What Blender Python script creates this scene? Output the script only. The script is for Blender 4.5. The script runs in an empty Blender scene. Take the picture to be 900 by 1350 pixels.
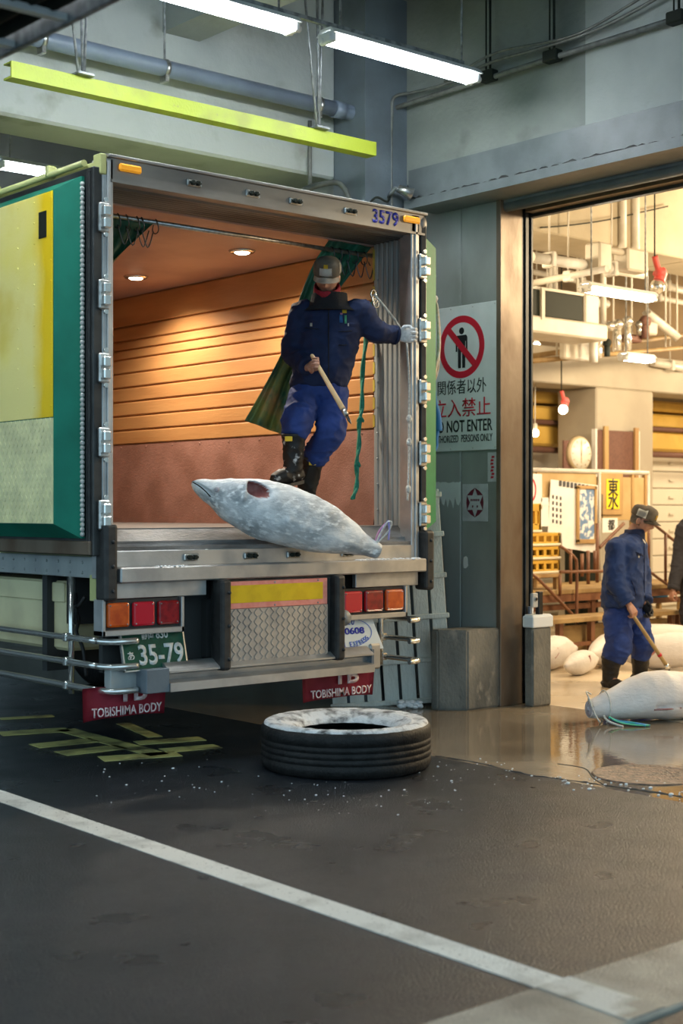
import bpy, bmesh, math, random
from math import pi, sin, cos, radians
from mathutils import Vector, Matrix, noise
from mathutils.bvhtree import BVHTree
random.seed(7)
S = bpy.context.scene
COL = S.collection

# ------------------------------------------------------------------ camera, world, exposure
FPX = 1900.0; HY = 672.0; CX = 450.0; TH = radians(49.2); EYE = 1.5
CF = (cos(TH), sin(TH)); CR = (sin(TH), -cos(TH))
cd = bpy.data.cameras.new('camera'); cam = bpy.data.objects.new('camera', cd); COL.objects.link(cam)
cam.location = (0, 0, EYE); cam.rotation_euler = (pi/2, 0, TH - pi/2)
cd.sensor_fit = 'VERTICAL'; cd.sensor_height = 36.0; cd.lens = FPX*36/1350
cd.shift_y = (HY-675)/1350*1.0
cd.clip_end = 200
cd.dof.use_dof = True; cd.dof.focus_distance = 9.3; cd.dof.aperture_fstop = 2.2
S.camera = cam
S.view_settings.view_transform = 'Standard'; S.view_settings.look = 'None'
S.view_settings.gamma = 1.0; S.view_settings.use_curve_mapping = False
S.view_settings.exposure = 0.55
w = bpy.data.worlds.new('daylight'); S.world = w; w.use_nodes = True
bg = w.node_tree.nodes['Background']; bg.inputs[0].default_value = (0.54, 0.82, 1.0, 1); bg.inputs[1].default_value = 0.95

def area_light(name, loc, size, power, color, direction=(0, 0, -1), sy=None, spread=None, parent=None):
    l = bpy.data.lights.new(name, 'AREA'); l.energy = power; l.color = color; l.size = size
    if sy: l.shape = 'RECTANGLE'; l.size_y = sy
    if spread: l.spread = spread
    o = bpy.data.objects.new(name, l); COL.objects.link(o); o.location = loc
    o.rotation_euler = Vector(direction).to_track_quat('-Z', 'Y').to_euler()
    if parent: o.parent = parent
    return o
WARM = (1.0, 0.78, 0.49)
def point_light(name, loc, power, color, r=.3):
    l = bpy.data.lights.new(name, 'POINT'); l.energy = power; l.color = color; l.shadow_soft_size = r
    o = bpy.data.objects.new(name, l); COL.objects.link(o); o.location = loc
for (x, y, z, p) in ((11.6, 5.6, 4.1, 330), (14.4, 8.4, 3.9, 290), (12.5, 3.0, 4.2, 400), (16.8, 7.5, 3.9, 320), (18.6, 11.0, 3.6, 250), (9.6, 10.6, 3.9, 180)):  # unseen point lights added to warm and brighten the hall and doorway
    point_light('hall_added_light', (x, y, z), p, WARM)

# ------------------------------------------------------------------ picture measure -> place in the world
def ray(x, y):
    a = (x-CX)/FPX; b = -(y-HY)/FPX
    return (CF[0]+a*CR[0], CF[1]+a*CR[1], b)
def onX(x, y, X):
    d = ray(x, y); t = X/d[0]; return Vector((X, d[1]*t, EYE+d[2]*t))
def onY(x, y, Y):
    d = ray(x, y); t = Y/d[1]; return Vector((d[0]*t, Y, EYE+d[2]*t))
def onZ(x, y, z=0.0):
    d = ray(x, y); t = (z-EYE)/d[2]; return Vector((d[0]*t, d[1]*t, z))
def atD(x, y, t):
    d = ray(x, y); return Vector((d[0]*t, d[1]*t, EYE+d[2]*t))

# ------------------------------------------------------------------ materials
MATS = {}
def mat(name, col, rough=.5, metal=0., col2=None, scale=6, detail=6, lo=.4, hi=.62, bump=0., bscale=60, rough2=None, stretch=(1, 1, 1),
        emit=0., ecol=None, coat=0., spec=.5, trans=0., dist=0.0, bstretch=None, col3=None, scale3=25, lo3=.55, hi3=.7):
    m = bpy.data.materials.new(name); m.use_nodes = True
    nt = m.node_tree; N = nt.nodes; L = nt.links; p = N['Principled BSDF']
    c4 = lambda c: (c[0], c[1], c[2], 1)
    p.inputs['Base Color'].default_value = c4(col); p.inputs['Roughness'].default_value = rough
    p.inputs['Metallic'].default_value = metal; p.inputs['Coat Weight'].default_value = coat
    p.inputs['Specular IOR Level'].default_value = spec
    p.inputs['Transmission Weight'].default_value = trans
    if emit:
        p.inputs['Emission Color'].default_value = c4(ecol or col); p.inputs['Emission Strength'].default_value = emit
    tc = mp = None
    if col2 or bump or rough2 is not None or col3:
        tc = N.new('ShaderNodeTexCoord'); mp = N.new('ShaderNodeMapping'); L.new(tc.outputs['Object'], mp.inputs[0])
        mp.inputs['Scale'].default_value = stretch
    def noi(sc, de):
        n = N.new('ShaderNodeTexNoise'); n.inputs['Scale'].default_value = sc; n.inputs['Detail'].default_value = de
        n.inputs['Distortion'].default_value = dist; L.new(mp.outputs[0], n.inputs['Vector']); return n
    if col2 or rough2 is not None:
        n = noi(scale, detail)
        mr = N.new('ShaderNodeMapRange'); mr.inputs['From Min'].default_value = lo; mr.inputs['From Max'].default_value = hi
        L.new(n.outputs['Fac'], mr.inputs['Value'])
        last = None
        if col2:
            mx = N.new('ShaderNodeMix'); mx.data_type = 'RGBA'; L.new(mr.outputs[0], mx.inputs['Factor'])
            mx.inputs['A'].default_value = c4(col); mx.inputs['B'].default_value = c4(col2)
            last = mx.outputs['Result']
            if col3:
                n3 = noi(scale3, 4); m3 = N.new('ShaderNodeMapRange'); m3.inputs['From Min'].default_value = lo3; m3.inputs['From Max'].default_value = hi3
                L.new(n3.outputs['Fac'], m3.inputs['Value'])
                x3 = N.new('ShaderNodeMix'); x3.data_type = 'RGBA'; L.new(m3.outputs[0], x3.inputs['Factor']); L.new(last, x3.inputs['A'])
                x3.inputs['B'].default_value = c4(col3); last = x3.outputs['Result']
            L.new(last, p.inputs['Base Color'])
        if rough2 is not None:
            r = N.new('ShaderNodeMapRange'); L.new(mr.outputs[0], r.inputs['Value'])
            r.inputs['To Min'].default_value = rough; r.inputs['To Max'].default_value = rough2
            L.new(r.outputs[0], p.inputs['Roughness'])
    if bump:
        nb = N.new('ShaderNodeTexNoise'); nb.inputs['Scale'].default_value = bscale; nb.inputs['Detail'].default_value = 5
        if bstretch:
            m2 = N.new('ShaderNodeMapping'); L.new(tc.outputs['Object'], m2.inputs[0]); m2.inputs['Scale'].default_value = bstretch
            L.new(m2.outputs[0], nb.inputs['Vector'])
        else: L.new(mp.outputs[0], nb.inputs['Vector'])
        b = N.new('ShaderNodeBump'); b.inputs['Strength'].default_value = bump; b.inputs['Distance'].default_value = .02
        L.new(nb.outputs['Fac'], b.inputs['Height']); L.new(b.outputs[0], p.inputs['Normal'])
    MATS[name] = m; return m

mat('asphalt', (.005, .0075, .0105), .22, col2=(.012, .017, .024), scale=2.6, detail=14, lo=.22, hi=.84, bump=.5, bscale=110, rough2=.44, spec=.3, col3=(.075, .08, .082), scale3=95, lo3=.56, hi3=.70)
mat('wet_concrete', (.17, .135, .092), .04, col2=(.29, .24, .175), scale=.9, detail=9, lo=.46, hi=.74, bump=.03, bscale=18, rough2=.26)
mat('warehouse_floor', (.46, .38, .27), .16, col2=(.60, .50, .37), scale=.9, detail=7, bump=.06, bscale=14, rough2=.4)
mat('kerb_concrete', (.30, .27, .22), .55, col2=(.16, .145, .12), scale=3.5, detail=9, lo=.45, hi=.7, bump=.35, bscale=120)
mat('road_paint', (.62, .62, .58), .55, col2=(.36, .36, .33), scale=5, detail=10, lo=.5, hi=.72, bump=.3, bscale=110, col3=(.08, .085, .08), scale3=60, lo3=.64, hi3=.7)
mat('worn_paint', (.50, .49, .45), .55, col2=(.25, .23, .19), scale=7, detail=10, lo=.45, hi=.6, bump=.3, bscale=110)
mat('yellow_paint', (.55, .55, .20), .5, col2=(.09, .095, .05), scale=4, detail=10, lo=.45, hi=.68, bump=.3, bscale=110)
mat('concrete', (.28, .305, .285), .75, col2=(.19, .21, .195), scale=1.3, detail=9, lo=.4, hi=.7, bump=.22, bscale=24, col3=(.14, .15, .14), scale3=2.3, lo3=.6, hi3=.8)
mat('concrete_light', (.44, .47, .455), .75, col2=(.34, .365, .355), scale=1.6, detail=9, lo=.42, hi=.7, bump=.2, bscale=24, col3=(.29, .30, .265), scale3=2.6, lo3=.62, hi3=.75)
mat('concrete_old', (.20, .19, .16), .7, col2=(.10, .10, .09), scale=3, detail=10, lo=.42, hi=.65, bump=.5, bscale=40, stretch=(1, 1, .6), col3=(.30, .27, .22), scale3=9, lo3=.6, hi3=.72)
mat('panel_grey', (.32, .34, .32), .42, col2=(.20, .21, .19), scale=1.6, detail=9, lo=.42, hi=.7, bump=.06, bscale=14, stretch=(1, 1, .5), rough2=.6)
mat('steel_grey', (.18, .205, .215), .45, col2=(.14, .16, .17), scale=4, detail=8, bump=.08, bscale=50)
mat('steel_blue', (.15, .185, .215), .5, col2=(.115, .14, .165), scale=3, detail=8, bump=.08, bscale=40)
mat('jamb_steel', (.20, .15, .105), .36, .3, col2=(.11, .062, .032), scale=3.5, detail=10, lo=.45, hi=.72, bump=.08, bscale=30, stretch=(1, 1, .45), rough2=.5)
mat('black_steel', (.022, .024, .024), .42, .2, col2=(.05, .05, .048), scale=6, detail=8)
mat('dark_recess', (.03, .032, .032), .8)
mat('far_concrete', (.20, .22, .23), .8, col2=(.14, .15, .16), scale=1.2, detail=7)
mat('aluminium', (.52, .52, .51), .42, .8, col2=(.36, .36, .36), scale=5, detail=8, lo=.42, hi=.68, rough2=.5, bump=.03, bscale=60, stretch=(1, 1, 1))
mat('alu_dull', (.40, .42, .41), .5, .25, col2=(.28, .30, .30), scale=4, detail=9, lo=.4, hi=.7, rough2=.6, bump=.05, bscale=40, stretch=(1, 1, .35))
mat('alu_dark', (.16, .16, .155), .5, .5, col2=(.09, .09, .085), scale=5, detail=8, stretch=(.4, 1, 1))
mat('alu_frost', (.24, .245, .25), .5, .3, col2=(.12, .12, .12), scale=7, detail=10, lo=.42, hi=.62, bump=.25, bscale=70, rough2=.6, stretch=(.4, 1, 1))
mat('chrome', (.80, .80, .76), .2, .85)
mat('zinc', (.55, .55, .53), .3, .9, col2=(.35, .34, .32), scale=30)
mat('green_gasket', (.008, .19, .125), .5, spec=.2, col2=(.006, .14, .09), scale=3, detail=7, lo=.4, hi=.65, bump=.06, bscale=9, bstretch=(1, 3, .3))
mat('green_gasket_pale', (.045, .25, .10), .5, spec=.25, col2=(.03, .18, .075), scale=3, detail=7, bump=.05, bscale=10)
mat('rubber', (.014, .014, .014), .55, col2=(.028, .028, .027), scale=20)
mat('body_cream', (.52, .54, .22), .42, col2=(.40, .40, .16), scale=2.2, detail=8, bump=.03)
mat('cream_box', (.72, .66, .40), .5, col2=(.56, .5, .3), scale=2.5, detail=8)
mat('plank', (.60, .30, .11), .40, col2=(.47, .21, .07), scale=2.2, detail=9, lo=.38, hi=.68, bump=.10, bscale=30, stretch=(1, .35, 2.5), rough2=.55)
mat('plank_yellow', (.62, .47, .07), .5, col2=(.48, .34, .05), scale=6)
mat('lower_wall', (.40, .20, .15), .5, col2=(.30, .145, .105), scale=4, detail=9, bump=.25, bscale=90, rough2=.35)
mat('roof_lining', (.50, .32, .27), .55, col2=(.42, .265, .22), scale=2, detail=7, bump=.05)
mat('truck_floor', (.20, .19, .185), .5, .2, col2=(.18, .17, .165), scale=5, detail=9, rough2=.6)
mat('amber', (.85, .34, .02), .25, emit=.25)
mat('lens_red', (.35, .008, .012), .16, col2=(.22, .004, .01), scale=30, coat=.6)
mat('lens_red_hot', (.62, .012, .03), .16, coat=.6)
mat('lens_orange', (.75, .13, .015), .16, col2=(.55, .07, .008), scale=14, coat=.6)
mat('plate_green', (.008, .085, .05), .5, spec=.2, col2=(.006, .06, .035), scale=20)
mat('white_print', (.78, .80, .78), .45, col2=(.62, .64, .62), scale=30)
mat('blue_print', (.02, .03, .38), .45)
mat('pale_blue_print', (.06, .14, .55), .45)
mat('panel_red', (.92, .34, .27), .4, col2=(.85, .26, .2), scale=20)
mat('panel_yellow', (.85, .56, .012), .35, col2=(.76, .48, .01), scale=12)
mat('flap_red', (.50, .04, .075), .5, col2=(.38, .03, .055), scale=5, bump=.08)
mat('flap_text', (.85, .75, .75), .5, col2=(.62, .4, .42), scale=24)
mat('curtain_green', (.012, .12, .065), .55, col2=(.02, .075, .04), scale=4, detail=8, bump=.05, bscale=24)
mat('curtain_mould', (.24, .27, .07), .6, col2=(.03, .12, .07), scale=5, detail=10, lo=.4, hi=.62, bump=.1, bscale=60, col3=(.48, .27, .11), scale3=4, lo3=.52, hi3=.68)
mat('rope_green', (.03, .30, .20), .7, col2=(.02, .22, .14), scale=60, bump=.4, bscale=150)
mat('rope_white', (.66, .66, .62), .75, col2=(.45, .45, .42), scale=60, bump=.4, bscale=150)
mat('navy', (.009, .019, .064), .8, spec=.3, col2=(.007, .014, .048), scale=12, bump=.12, bscale=240)
mat('collar_black', (.007, .008, .012), .9, bump=.5, bscale=160)
mat('trousers_blue', (.020, .050, .215), .75, spec=.3, col2=(.015, .036, .155), scale=9, detail=8, bump=.12, bscale=220)
mat('jacket_blue', (.015, .042, .15), .75, spec=.3, col2=(.010, .028, .10), scale=9, detail=8, bump=.12, bscale=220)
mat('boot', (.012, .011, .0105), .5, spec=.3, col2=(.022, .02, .018), scale=14)
mat('boot_frost', (.012, .011, .0105), .5, spec=.3, col2=(.5, .51, .52), scale=17, detail=9, lo=.58, hi=.68)
mat('tag_yellow', (.80, .55, .02), .5)
mat('skin', (.40, .21, .145), .5, col2=(.34, .16, .11), scale=30, bump=.05)
mat('hair', (.03, .025, .022), .6)
mat('grey_hair', (.20, .18, .16), .7, col2=(.1, .09, .08), scale=120)
mat('eye_dark', (.02, .015, .012), .25)
mat('lips', (.32, .12, .09), .45)
mat('scarf_red', (.30, .006, .02), .85, col2=(.2, .005, .015), scale=40)
mat('cap_olive', (.105, .09, .068), .85, col2=(.07, .058, .044), scale=14, bump=.2, bscale=260)
mat('cap_light', (.62, .57, .50), .8, col2=(.45, .41, .35), scale=14)
mat('cap_grey', (.46, .48, .47), .7)
mat('glove_white', (.75, .75, .74), .85, col2=(.6, .6, .6), scale=60, bump=.3, bscale=300)
mat('wood_pole', (.62, .44, .24), .45, col2=(.52, .35, .17), scale=9, stretch=(1, 1, .1))
mat('wood_dark', (.42, .30, .13), .45, col2=(.32, .21, .08), scale=9)
mat('iron', (.10, .10, .105), .35, .9)
mat('frost_fish', (.26, .29, .31), .55, col2=(.74, .77, .79), scale=8, detail=14, lo=.30, hi=.60, bump=.35, bscale=50, rough2=.7, stretch=(.42, 1, 1), col3=(.84, .86, .87), scale3=38, lo3=.50, hi3=.66)
mat('pale_fish', (.62, .58, .55), .5, col2=(.74, .70, .67), scale=5, detail=9, lo=.4, hi=.62, bump=.2, bscale=60, stretch=(.5, 1, 1))
mat('fish_cut', (.42, .42, .46), .5, col2=(.25, .20, .24), scale=14)
mat('fish_flesh', (.28, .09, .08), .4, col2=(.40, .20, .18), scale=14)
mat('tire', (.007, .007, .007), .55, spec=.3, col2=(.014, .0135, .013), scale=14, bump=.25, bscale=60)
mat('tire_frost', (.05, .05, .05), .6, col2=(.62, .64, .65), scale=14, detail=14, lo=.30, hi=.52, bump=.5, bscale=60)
mat('pallet_grey', (.66, .68, .62), .7, col2=(.48, .49, .45), scale=5, detail=9, bump=.4, bscale=70, stretch=(1, 1, .35))
mat('sign_white', (.70, .73, .72), .45, col2=(.62, .65, .63), scale=3, detail=7)
mat('sign_red', (.55, .012, .03), .45)
mat('sign_black', (.012, .014, .016), .45)
mat('sticker', (.52, .53, .54), .4, col2=(.42, .43, .44), scale=9)
mat('maroon', (.14, .012, .03), .45)
mat('pipe_blue', (.20, .25, .33), .35, col2=(.17, .21, .28), scale=4)
mat('bar_yellow', (.31, .37, .022), .5, col2=(.25, .28, .03), scale=5, detail=9, lo=.5, hi=.7, bump=.1, col3=(.2, .2, .06), scale3=18, lo3=.66, hi3=.76)
mat('galvanised', (.32, .34, .35), .5, .5, col2=(.16, .17, .18), scale=20)
mat('conduit', (.20, .205, .19), .5, .2, col2=(.14, .14, .13), scale=15)
mat('lamp_white', (.72, .74, .74), .4)
mat('tube_cool', (1, 1, 1), .4, emit=38., ecol=(.90, .97, 1.0))
mat('tube_warm', (1, .98, .92), .4, emit=40., ecol=(1.0, .93, .78))
mat('bulb_warm', (1, .9, .7), .3, emit=14., ecol=(1, .88, .62))
mat('styrofoam', (.78, .80, .80), .7, bump=.2, bscale=200)
mat('device_black', (.012, .012, .013), .35)
mat('device_grey', (.48, .48, .46), .45)
mat('drain_iron', (.22, .15, .11), .5, .2, col2=(.07, .055, .045), scale=20, bump=.5, bscale=60)
mat('ice', (.70, .73, .75), .3, bump=.3, bscale=90)
mat('int_concrete', (.44, .38, .28), .75, col2=(.36, .31, .22), scale=1.5, detail=8, bump=.15, bscale=24)
mat('int_beam', (.40, .36, .29), .7, col2=(.34, .30, .24), scale=1.5, detail=8)
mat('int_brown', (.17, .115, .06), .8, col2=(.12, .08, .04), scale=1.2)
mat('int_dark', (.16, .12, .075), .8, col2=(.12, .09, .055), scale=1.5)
mat('int_white', (.58, .54, .46), .5, col2=(.5, .46, .38), scale=3)
mat('int_pipe', (.62, .59, .53), .45, col2=(.5, .47, .41), scale=4)
mat('duct_yellow', (.62, .40, .09), .5, col2=(.52, .32, .06), scale=3)
mat('shutter_white', (.60, .56, .48), .5)
mat('board_tan', (.52, .37, .18), .6, col2=(.44, .30, .13), scale=3, detail=7)
mat('board_brown', (.16, .075, .055), .7, col2=(.13, .06, .045), scale=30)
mat('timber', (.45, .29, .12), .6, col2=(.34, .2, .08), scale=4, stretch=(1, 1, .2))
mat('paper', (.80, .79, .76), .6, col2=(.74, .73, .69), scale=4)
mat('paper_blue', (.14, .24, .42), .6, col2=(.74, .74, .72), scale=13, detail=9, lo=.48, hi=.54)
mat('ink', (.05, .05, .06), .6)
mat('sign_yellow', (.85, .66, .03), .5)
mat('crate_yellow', (.62, .36, .045), .5, col2=(.52, .29, .03), scale=5)
mat('crate_edge', (.72, .66, .5), .5)
mat('rust_pipe', (.20, .085, .04), .5, col2=(.13, .05, .025), scale=9, detail=8)
mat('step_wood', (.36, .24, .10), .6, col2=(.24, .15, .06), scale=5, detail=8)
mat('socket_red', (.62, .08, .07), .5)
mat('clock_face', (.78, .75, .66), .4)
mat('clock_rim', (.45, .36, .22), .4)
mat('machine_dark', (.018, .022, .017), .6, spec=.15)
mat('blue_cord', (.05, .22, .50), .6, col2=(.03, .35, .36), scale=40)
mat('green_cord', (.10, .50, .28), .6)
mat('purple_tie', (.28, .26, .60), .5)
mat('pink_tie', (.60, .28, .45), .5)
mat('blue_cloth', (.03, .16, .42), .7)
mat('tan_rope', (.50, .40, .28), .8, col2=(.6, .58, .52), scale=30, bump=.4, bscale=120)
mat('dark_cloth', (.022, .022, .03), .8)
mat('brass_emblem', (.75, .52, .03), .4)

# ------------------------------------------------------------------ mesh helpers
def B(): return bmesh.new()
def xf(vs, M):
    for v in vs: v.co = M @ v.co
def box(bm, x0, x1, y0, y1, z0, z1, bev=0.0, M=None, seg=1):
    b2 = bmesh.new() if (bev or M) else bm
    vs = [b2.verts.new((x, y, z)) for z in (z0, z1) for y in (y0, y1) for x in (x0, x1)]
    for f in ((0, 2, 3, 1), (4, 5, 7, 6), (0, 1, 5, 4), (2, 6, 7, 3), (0, 4, 6, 2), (1, 3, 7, 5)): b2.faces.new([vs[i] for i in f])
    if b2 is not bm:
        if bev: bmesh.ops.bevel(b2, geom=b2.edges[:], offset=bev, segments=seg, affect='EDGES', profile=.5)
        if M is not None: xf(b2.verts, M)
        merge(bm, b2)
    return bm
def merge(bm, b2):
    me = bpy.data.meshes.new('tmp'); b2.to_mesh(me); b2.free(); bm.from_mesh(me); bpy.data.meshes.remove(me)
def frames(pts):
    out = []; n = len(pts); up = None
    for i in range(n):
        t = (pts[min(i+1, n-1)]-pts[max(i-1, 0)]).normalized()
        if up is None:
            up = Vector((0, 0, 1)) if abs(t.z) < .9 else Vector((1, 0, 0))
        a = t.cross(up)
        if a.length < 1e-5: a = t.orthogonal()
        a.normalize(); b = a.cross(t).normalized(); up = b
        out.append((a, b, t))
    return out
def tube(bm, pts, r, seg=10, cap=True, round_end=False):
    pts = [Vector(p) for p in pts]; rs = list(r) if hasattr(r, '__len__') else [r]*len(pts)
    if round_end:
        d0 = (pts[0]-pts[1]).normalized(); d1 = (pts[-1]-pts[-2]).normalized()
        p2, r2 = [], []
        for k in (1.0, .8, .45): p2.append(pts[0]+d0*rs[0]*k); r2.append(max(rs[0]*math.sqrt(max(0, 1-k*k)), rs[0]*.06))
        p2 += pts; r2 += rs
        for k in (.45, .8, 1.0): p2.append(pts[-1]+d1*rs[-1]*k); r2.append(max(rs[-1]*math.sqrt(max(0, 1-k*k)), rs[-1]*.06))
        pts, rs = p2, r2
    rings = []
    for (a, b, t), p, q in zip(frames(pts), pts, rs):
        rings.append([bm.verts.new(p+(a*cos(2*pi*k/seg)+b*sin(2*pi*k/seg))*q) for k in range(seg)])
    for i in range(len(rings)-1):
        for k in range(seg):
            f = bm.faces.new((rings[i][k], rings[i][(k+1) % seg], rings[i+1][(k+1) % seg], rings[i+1][k])); f.smooth = True
    if cap: bm.faces.new(rings[0][::-1]); bm.faces.new(rings[-1])
    return bm
def smooth_path(pts, n=6):
    P = [Vector(p) for p in pts]; out = []
    for i in range(len(P)-1):
        p0 = P[max(i-1, 0)]; p1 = P[i]; p2 = P[i+1]; p3 = P[min(i+2, len(P)-1)]
        for k in range(n):
            t = k/n
            out.append(.5*((2*p1)+(p2-p0)*t+(2*p0-5*p1+4*p2-p3)*t*t+(3*p1-p0-3*p2+p3)*t**3))
    out.append(P[-1]); return out
def loft(bm, rings, closed=True, cap=True, smooth=True):
    R = [[bm.verts.new(p) for p in r] for r in rings]; n = len(R[0])
    for i in range(len(R)-1):
        for k in range(n if closed else n-1):
            f = bm.faces.new((R[i][k], R[i][(k+1) % n], R[i+1][(k+1) % n], R[i+1][k])); f.smooth = smooth
    if cap and closed:
        bm.faces.new(R[0][::-1]); bm.faces.new(R[-1])
    return R
def ellring(c, rx, ry, n=24, ax=(1, 0, 0), ay=(0, 1, 0), p=2.0):
    c = Vector(c); ax = Vector(ax); ay = Vector(ay); out = []
    for k in range(n):
        a = 2*pi*k/n; ca, sa = cos(a), sin(a)
        out.append(c+ax*rx*math.copysign(abs(ca)**(2/p), ca)+ay*ry*math.copysign(abs(sa)**(2/p), sa))
    return out
def lathe(bm, prof, seg=48, center=(0, 0, 0), ax=(1, 0, 0), ay=(0, 1, 0), az=(0, 0, 1), closed=False):
    c = Vector(center); ax, ay, az = Vector(ax), Vector(ay), Vector(az)
    rings = [[c+(ax*cos(2*pi*k/seg)+ay*sin(2*pi*k/seg))*r+az*z for k in range(seg)] for r, z in prof]
    if closed: rings.append(rings[0])
    R = [[bm.verts.new(p) for p in r] for r in (rings[:-1] if closed else rings)]
    if closed: R.append(R[0])
    for i in range(len(R)-1):
        for k in range(seg):
            try:
                f = bm.faces.new((R[i][k], R[i][(k+1) % seg], R[i+1][(k+1) % seg], R[i+1][k])); f.smooth = True
            except ValueError: pass
    if not closed:
        if prof[0][0] > 1e-4: bm.faces.new(R[0][::-1])
        if prof[-1][0] > 1e-4: bm.faces.new(R[-1])
    return bm
def prism(bm, poly, o, ax, ay, depth_vec):
    """extrude a 2-D polygon (in axes ax, ay from o) by depth_vec"""
    o, ax, ay, dv = Vector(o), Vector(ax), Vector(ay), Vector(depth_vec)
    a = [bm.verts.new(o+ax*x+ay*y) for x, y in poly]; b = [bm.verts.new(v.co+dv) for v in a]; n = len(a)
    bm.faces.new(a); bm.faces.new(b[::-1])
    for k in range(n): bm.faces.new((a[k], b[k], b[(k+1) % n], a[(k+1) % n]))
    return bm
def sphere(bm, c, r, sx=1, sy=1, sz=1, u=20, v=12):
    b2 = bmesh.new(); bmesh.ops.create_uvsphere(b2, u_segments=u, v_segments=v, radius=r)
    for f in b2.faces: f.smooth = True
    xf(b2.verts, Matrix.Translation(Vector(c)) @ Matrix.Diagonal((sx, sy, sz, 1))); merge(bm, b2); return bm

def obj(name, bm, m, parent=None, label=None, fix=True, kind=None, off=None):
    me = bpy.data.meshes.new(name)
    if fix: bmesh.ops.recalc_face_normals(bm, faces=bm.faces[:])
    if off is not None: bmesh.ops.translate(bm, verts=bm.verts[:], vec=-Vector(off))
    bm.to_mesh(me); bm.free()
    for mm in (m if isinstance(m, (list, tuple)) else [m]): me.materials.append(MATS[mm])
    o = bpy.data.objects.new(name, me); COL.objects.link(o)
    if parent is not None: o.parent = parent
    if label: o['label'] = label
    if kind: o['kind'] = kind
    return o
def thing(name, label, cat, loc=(0, 0, 0), rotz=0., group=None):
    o = bpy.data.objects.new(name, None); COL.objects.link(o); o.location = loc; o.rotation_euler = (0, 0, rotz); o.empty_display_size = .1
    return tag(o, label, cat, group)
def tag(o, label, cat, group=None, kind=None):
    o['label'] = label; o['category'] = cat
    if group: o['group'] = group
    if kind: o['kind'] = kind
    return o
def single(name, bm, m, label, cat, origin=None, group=None, kind=None, fix=True):
    """a thing that is one mesh; its origin sits at its base"""
    if origin is None:
        bb = [v.co for v in bm.verts]; n = len(bb)
        origin = Vector((sum(v.x for v in bb)/n, sum(v.y for v in bb)/n, min(v.z for v in bb)))
    o = obj(name, bm, m, fix=fix, off=origin); o.location = origin
    return tag(o, label, cat, group, kind)
def struct(name, bm, m, label=None, cat=None, fix=True):
    o = obj(name, bm, m, fix=fix); o['kind'] = 'structure'
    o['label'] = label or name.replace('_', ' '); o['category'] = cat or name.split('_')[0]
    return o
AXREAR = Matrix(((1, 0, 0, 0), (0, 0, -1, 0), (0, 1, 0, 0), (0, 0, 0, 1)))        # text plane: x = +X, up = Z, facing -Y
AXSIDE = Matrix(((0, 0, -1, 0), (-1, 0, 0, 0), (0, 1, 0, 0), (0, 0, 0, 1)))       # text plane: x = -Y, up = Z, facing -X
def text_bm(body, w, h, thick=.002, bold=0.0):
    """letters fitted to a w x h box, centred on the origin in the XY plane"""
    cu = bpy.data.curves.new('lettering', 'FONT'); cu.body = body; cu.size = 1; cu.align_x = 'CENTER'; cu.offset = bold; cu.resolution_u = 3
    o = bpy.data.objects.new('lettering', cu); COL.objects.link(o)
    dg = bpy.context.evaluated_depsgraph_get(); me = bpy.data.meshes.new_from_object(o.evaluated_get(dg))
    bpy.data.objects.remove(o); bpy.data.curves.remove(cu)
    bm = bmesh.new(); bm.from_mesh(me); bpy.data.meshes.remove(me)
    xs = [v.co.x for v in bm.verts]; ys = [v.co.y for v in bm.verts]
    if not xs: return bm
    cx, cy = (min(xs)+max(xs))/2, (min(ys)+max(ys))/2; sx, sy = w/(max(xs)-min(xs)), h/(max(ys)-min(ys))
    for v in bm.verts: v.co = Vector(((v.co.x-cx)*sx, (v.co.y-cy)*sy, 0))
    ex = bmesh.ops.extrude_face_region(bm, geom=bm.faces[:])
    for g in ex['geom']:
        if isinstance(g, bmesh.types.BMVert): g.co.z += thick
    return bm
def lettering(body, c, w, h, m, parent=None, ax=AXREAR, bold=0., thick=.002, rot=None, name='lettering'):
    bm = text_bm(body, w, h, thick, bold)
    M = Matrix.Translation(Vector(c)) @ ax
    if rot: M = M @ Matrix.Rotation(rot, 4, 'Z')
    xf(bm.verts, M)
    return obj(name, bm, m, parent)
def remeshed(bm, voxel, smooth=3, dec=None):
    me = bpy.data.meshes.new('tmp'); bmesh.ops.recalc_face_normals(bm, faces=bm.faces[:]); bm.to_mesh(me); bm.free()
    o = bpy.data.objects.new('tmp', me); COL.objects.link(o)
    md = o.modifiers.new('r', 'REMESH'); md.mode = 'VOXEL'; md.voxel_size = voxel; md.use_smooth_shade = True
    if smooth:
        sm = o.modifiers.new('s', 'SMOOTH'); sm.factor = .5; sm.iterations = smooth
    dg = bpy.context.evaluated_depsgraph_get(); m2 = bpy.data.meshes.new_from_object(o.evaluated_get(dg))
    bpy.data.objects.remove(o); bpy.data.meshes.remove(me)
    out = bmesh.new(); out.from_mesh(m2); bpy.data.meshes.remove(m2)
    for f in out.faces: f.smooth = True
    return out
def wrinkle(bm, amp, freq, stretch=(1, 1, 1), seed=0., fold=True):
    bm.normal_update()
    for v in bm.verts:
        p = Vector((v.co.x*stretch[0], v.co.y*stretch[1], v.co.z*stretch[2]))*freq+Vector((seed, seed*1.7, seed*.3))
        n = noise.noise(p+.6*noise.noise_vector(p*.7))
        h = (1-2*abs(n))**3 if fold else n
        v.co += v.normal*amp*(h-.3)
    return bm
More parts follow.
